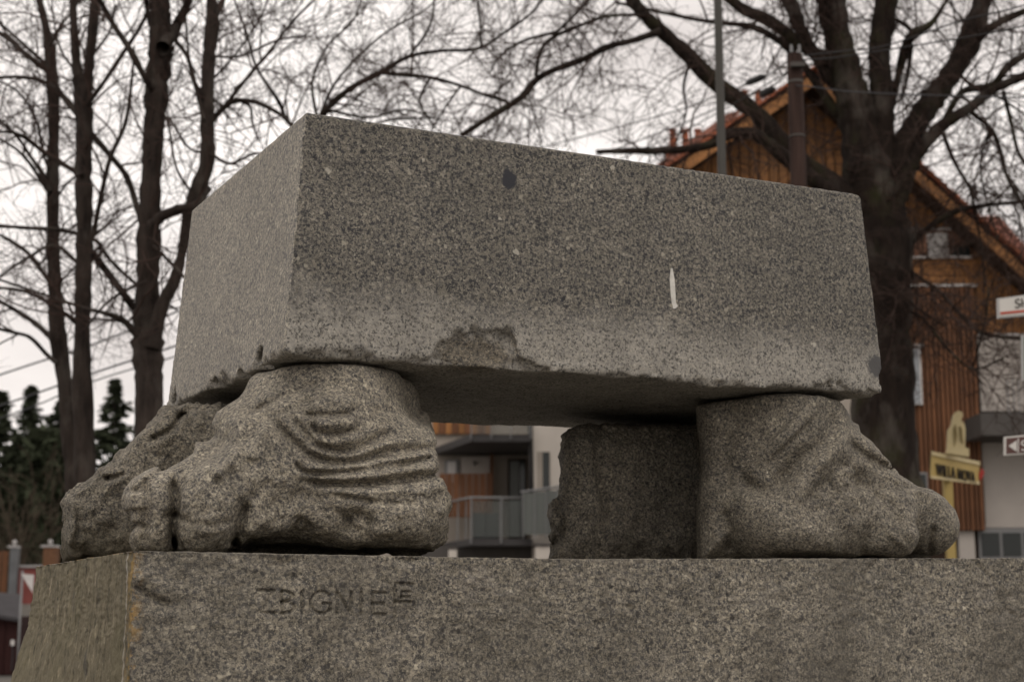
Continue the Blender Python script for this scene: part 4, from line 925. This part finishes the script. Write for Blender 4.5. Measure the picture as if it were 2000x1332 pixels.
M_WIREG = simple('weathered_wire', (.06, .06, .065), .7, .2, .1)
def cable(pts, Y0, Y1, r, label, mat=M_WIRE):
    P = cat([(p[0], p[1], 0) for p in pts], 6); n = len(P)
    V = [W(p[0], p[1], Y0 + (Y1 - Y0) * k / (n - 1)) for k, p in enumerate(P)]
    o = MB().tube(V, r, 6).build('overhead_cable', mat, smooth=True); tag(o, label, 'cable', 'overhead cables')
cable([(1546,114),(1500,147),(1400,188),(1280,229),(900,330)], 17, 26, .010, 'cable from the pole top carrying the upper black splice sleeve')
cable([(1545,128),(1512,166),(1400,212),(1280,263),(900,400)], 17, 26, .010, 'cable from the pole top carrying the lower black splice sleeve')
cable([(1544,138),(1400,222),(1280,282),(900,440)], 17, 26, .008, 'lowest thin cable running left from the wooden pole')
cable([(1566,110),(1650,100),(1730,90),(1880,41),(2010,8),(2200,-60)], 17, 14, .008, 'upper thin cable running right from the wooden pole')
cable([(1566,118),(1640,112),(1783,90),(1918,68),(2050,40),(2200,5)], 17, 14, .008, 'second thin cable running right, just under the upper one')
cable([(1543,166),(1600,172),(1670,180),(1800,186),(2010,191),(2200,190)], 17, 15, .007, 'nearly level dark cable crossing the old tree limbs', M_WIREG)
cable([(-60,752),(60,712),(186,671),(340,611),(500,540)], 26, 24, .016, 'highest cable crossing behind the left bare trunks', M_WIREG)
cable([(-60,812),(60,772),(181,729),(330,680),(500,622)], 26, 24, .016, 'middle cable crossing behind the left bare trunks', M_WIREG)
cable([(-60,836),(60,796),(181,745),(330,700),(500,650)], 26, 24, .012, 'lowest cable crossing behind the left bare trunks', M_WIREG)
for (a, b, lb) in (((1457,164,18.6),(1494,149,18.1),'upper black splice sleeve hanging on a cable left of the wooden pole'), ((1484,188,18.4),(1513,173,18.0),'lower black splice sleeve hanging on a cable left of the wooden pole')):
    A_ = Vector(W(*a)); B_ = Vector(W(*b)); m = MB(); u = (B_ - A_)
    m.tube([A_, A_ + u * .12, A_ + u * .2, A_ + u * .8, A_ + u * .88, B_], [.012, .03, .042, .042, .03, .012], 10)
    o = m.build('splice_sleeve', M_WIRE, smooth=True); tag(o, lb, 'cable sleeve', 'splice sleeves on the cables')

def text_mesh(body, size, mat, name, parent, origin, ux, uz, depth=.01, bold=0):
    cu = bpy.data.curves.new('t', 'FONT'); cu.body = body; cu.size = size; cu.extrude = depth; cu.offset = bold; cu.space_character = 1.0 + (.15 if bold < 0 else 0)
    o = bpy.data.objects.new('t', cu); COL.objects.link(o); bpy.context.view_layer.update()
    me = bpy.data.meshes.new_from_object(o.evaluated_get(bpy.context.evaluated_depsgraph_get())); bpy.data.objects.remove(o)
    xs = [v.co.x for v in me.vertices]; wdt = max(xs) - min(xs)
    nrm = Vector(ux).cross(Vector(uz)).normalized()
    M = Matrix((Vector(ux).normalized(), Vector(uz).normalized(), nrm)).transposed().to_4x4()
    me.transform(M); me.materials.clear(); me.materials.append(mat); me.name = name
    ob = bpy.data.objects.new(name, me); COL.objects.link(ob)
    ob.location = Vector(origin) - (parent.location if parent else Vector()); ob.parent = parent; return ob, wdt
M_YEL = simple('yellow_cream_board', (.46, .34, .12), .6, .3, .12, 4)
M_CREAM = simple('cream_board', (.55, .46, .26), .6, .3, .12, 4); M_INK = simple('dark_lettering', (.035, .028, .02), .6)
# villa sign
P0 = Vector(W(1819, 886, 20)); P1 = Vector(W(1913, 906, 21.0)); P2 = Vector(W(1912, 944, 21.0)); P3 = Vector(W(1817, 932, 20))
P1.z = P1.z; vs_ = empty('villa_sign', (P0.x + .15, 20.2, 0), 'yellow sign reading WILLA NOVA topped by a cream cut-out of seated figures', 'sign')
dd = Vector((0, .05, 0))
MB().prism([P0, P1, P2, P3], [v + dd for v in (P0, P1, P2, P3)]).build('board', M_YEL, vs_)
ux = (P1 - P0); L = ux.length
Pt = [P0 + ux * -.015 + Vector((0, 0, .03)), P1 + Vector((0, 0, .03)), P1 - Vector((0, 0, .02)), P0 - Vector((0, 0, .02))]
MB().prism([v - Vector((0, .03, 0)) for v in Pt], Pt).build('top_rail', M_CREAM, vs_)
MB().prism([v + Vector((.0, -.03, 0)) for v in (P3 + Vector((0,0,.02)), P2 + Vector((0,0,.02)), P2 - Vector((0,0,.015)), P3 - Vector((0,0,.015)))], [P3 + Vector((0,0,.02)), P2 + Vector((0,0,.02)), P2 - Vector((0,0,.015)), P3 - Vector((0,0,.015))]).build('bottom_rail', M_CREAM, vs_)
lt, wd_ = text_mesh('WILLA NOVA', .18, M_INK, 'lettering', vs_, (0, 0, 0), ux, (0, 0, 1), .012, -.003)
sc_ = L * .80 / wd_; zz_ = [v.co.z for v in lt.data.vertices]; lt.data.transform(Matrix.Diagonal((1, 1, 1.45, 1)))
lt.scale = (sc_, sc_, sc_)
lt.location = P3 + ux * .11 + Vector((0, -.035, .035)) - vs_.location
def vsx(px, py, Y=20.25): return Vector(W(px, py, Y))
fig = [(1850,888),(1852,840),(1858,832),(1862,812),(1866,806),(1872,802),(1880,805),(1881,812),(1877,820),(1884,828),(1886,838),(1885,872),(1890,878),(1890,893)]
f = [vsx(*p) for p in fig]; MB().prism(f, [v + Vector((0, .06, 0)) for v in f]).build('figure_cutout', M_CREAM, vs_)
for q in ([(1862,838),(1866,828),(1869,850),(1864,872)], [(1873,832),(1878,836),(1881,868),(1875,858)]):
    f = [vsx(*p, 20.24) for p in q]; MB().prism([v - Vector((0, .015, 0)) for v in f], f).build('figure_hollow', simple('olive_paint', (.20, .15, .06), .7), vs_)
f = [vsx(*p, 20.24) for p in [(1846, 884), (1892, 892), (1892, 876), (1850, 872)]]; MB().prism([v - Vector((0, .02, 0)) for v in f], f).build('figure_base', M_CREAM, vs_)
a = vsx(1852, 935, 20.4); MB().box((a.x - .055, 20.4, 0), (a.x + .055, 20.5, a.z + .05)).build('post', M_YEL, vs_)
f = [vsx(*p, 20.98) for p in [(1912, 925), (1919, 914), (1923, 922), (1919, 933), (1913, 938)]]; MB().prism(f, [v + Vector((0, .05, 0)) for v in f]).build('red_reflector', simple('red_plastic', (.35, .03, .02), .4), vs_)

# street name plate and tourist arrow at the right edge
def plate(name, label, corners, Y, rim, face, post_x):
    c = W(post_x, 700, Y); root = empty(name, (c[0], Y, 0), label, 'sign')
    f = flat(corners, Y); MB().prism(f, [v + Vector((0, .03, 0)) for v in f]).build('plate_rim', rim, root)
    ce = sum(f, Vector()) / len(f); g_ = [ce + (v - ce) * .985 for v in f]
    for v, w_ in zip(g_, f): v.z = w_.z + (-.012 if w_.z > ce.z else .012); v.x = w_.x + (.014 if w_.x < ce.x else -.014); v.y = Y - .006
    MB().prism(g_, [v + Vector((0, .005, 0)) for v in g_]).build('plate_face', face, root)
    MB().tube([(c[0], Y + .07, 0), (c[0], Y + .07, f[0].z + .05)], .03, 10).build('post', M_STEEL, root, smooth=True)
    return root
M_SIGNW = simple('white_enamel', (.58, .56, .52), .4, .4, .06); M_BROWN = simple('brown_sign_face', (.085, .035, .028), .4, .4, .06); M_RIM = simple('grey_rim', (.38, .37, .36), .4, .4, .08)
YS = 13.0
sg = plate('street_sign', 'white street name plate with a red line at the upper right edge', [(1948,583),(2120,560),(2120,606),(1949,622)], YS, M_RIM, M_SIGNW, 2035)
def onx(px, py, d=.012): v = Vector(W(px, py, YS)); v.y -= d; return v
uxs = (Vector(W(2120, 560, YS)) - Vector(W(1948, 583, YS)))
text_mesh('Sło', .115, M_INK, 'lettering', sg, onx(1981, 603), uxs, (0, 0, 1), .001)
f = [onx(*p) for p in [(1953,610),(2110,595),(2110,599),(1953,615)]]; MB().prism(f, [v + Vector((0, .003, 0)) for v in f]).build('red_line', simple('red_print', (.42, .08, .05), .5), sg)
sg2 = plate('arrow_sign', 'brown tourist sign with a white left arrow at the right edge', [(1962,853),(2120,838),(2120,880),(1962,889)], YS, M_SIGNW, M_BROWN, 2050)
f = [onx(*p) for p in [(1969,871),(1985,860),(1985,882)]]; MB().prism(f, [v + Vector((0, .003, 0)) for v in f]).build('arrow', M_SIGNW, sg2)
f = [onx(*p) for p in [(1987,856),(1989,856),(1989,884),(1987,884)]]; MB().prism(f, [v + Vector((0, .003, 0)) for v in f]).build('divider', M_SIGNW, sg2)
text_mesh('S', .125, M_SIGNW, 'lettering', sg2, onx(1993, 881), uxs, (0, 0, 1), .001)
sg3 = plate('green_sign', 'pale green plate only just entering the right edge', [(1996,655),(2080,650),(2080,740),(1997,742)], YS + .1, M_RIM, simple('pale_green', (.16, .26, .2), .5), 2042)
# ------------------------------------------------------------------ far bottom left: shed, fence and road sign
M_RED = simple('dark_red_boards', (.030, .010, .009), .8, .2, .2, 3); M_REDW = simple('faded_red_wall', (.26, .085, .075), .85, .1, .25, 3); M_FELT = simple('grey_felt_roof', (.060, .057, .06), .9, .1, .2, 2)
sh = empty('shed', (W(-40, 1300, 46)[0], 46, 0), 'low dark red shed with a grey felt roof at the bottom left edge', 'shed')
px_box('wall', -160, 1203, 35, 1318, 46.0, 3, M_RED, sh)
for k in range(8): px_box('plank', -158 + k * 24, 1204, -136 + k * 24, 1317, 45.94, .05, M_RED, sh)
A_ = [Vector(W(-170, 1180, 45.7)), Vector(W(39, 1214, 45.7)), Vector(W(39, 1166, 49.5)), Vector(W(-170, 1150, 49.5))]
MB().prism([v + Vector((0, 0, .10)) for v in A_], A_).build('roof', M_FELT, sh)
px_box('wall_lamp', 21, 1249, 27, 1260, 45.85, .08, M_CURT, sh); px_box('conduit', 23, 1260, 25, 1310, 45.9, .04, M_FELT, sh)
fn = empty('board_fence', (W(0, 1165, 54.5)[0], 54.5, zground(0, 54.5)), 'brown board fence panel beside the grey gate post at the left edge', 'fence')
for k in range(9): px_box('board', -110 + k * 14, 1076, -98.5 + k * 14, 1176, 54.5, .06, M_SLAT, fn)
def gatepost(x0, x1, yt, Y, mat, label, knob):
    Xm = W((x0 + x1) / 2, 1100, Y); r_ = empty('gate_post', (Xm[0], Y, zground(x0, Y)), label, 'post')
    px_box('pillar', x0, yt, x1, 1185, Y, (x1 - x0) * Y / FPX, mat, r_); px_box('cap', x0 - 2.5, yt - 4, x1 + 2.5, yt, Y - .04, (x1 - x0 + 4) * Y / FPX, M_RIM, r_)
    z = W(0, yt - 4, Y)[2]; MB().tube([(Xm[0], Y + .12, z), (Xm[0], Y + .12, z + .04), (Xm[0], Y + .12, z + .11), (Xm[0], Y + .12, z + .17), (Xm[0], Y + .12, z + .2)], [.04, .05, .09, .06, .01], 10).build('finial', M_RIM, r_, smooth=True)
gatepost(17, 32, 1069, 54, simple('grey_post_paint', (.13, .135, .14), .6), 'grey gate post with a round finial near the left edge', 1)
gatepost(82, 107, 1068, 54.5, simple('brown_brick_pier', (.16, .085, .05), .9, .1, .35, 9), 'brown brick pier with a small round finial beside the far stone foot', 1)
rw = empty('red_wall', (W(60, 1170, 54.8)[0], 54.8, zground(60, 54.8)), 'faded red garden wall with pale coping between the two gate posts', 'wall')
px_box('wall', 32, 1108, 150, 1185, 54.8, .25, M_REDW, rw); px_box('coping', 31, 1103, 152, 1108, 54.72, .4, M_RIM, rw)
X = W(39.5, 1200, 30)[0]; rs_ = empty('road_sign', (X, 30, 0), 'small white triangular plate on a thin grey post by the left edge of the plinth', 'road sign')
MB().tube([(X, 30, 0), (X, 30, W(0, 1114, 30)[2])], .022, 8).build('post', M_STEEL, rs_, smooth=True)
f = flat([(41, 1120), (66, 1122), (64, 1158)], 29.96); MB().prism(f, [v + Vector((0, .01, 0)) for v in f]).build('plate', M_CURT, rs_)
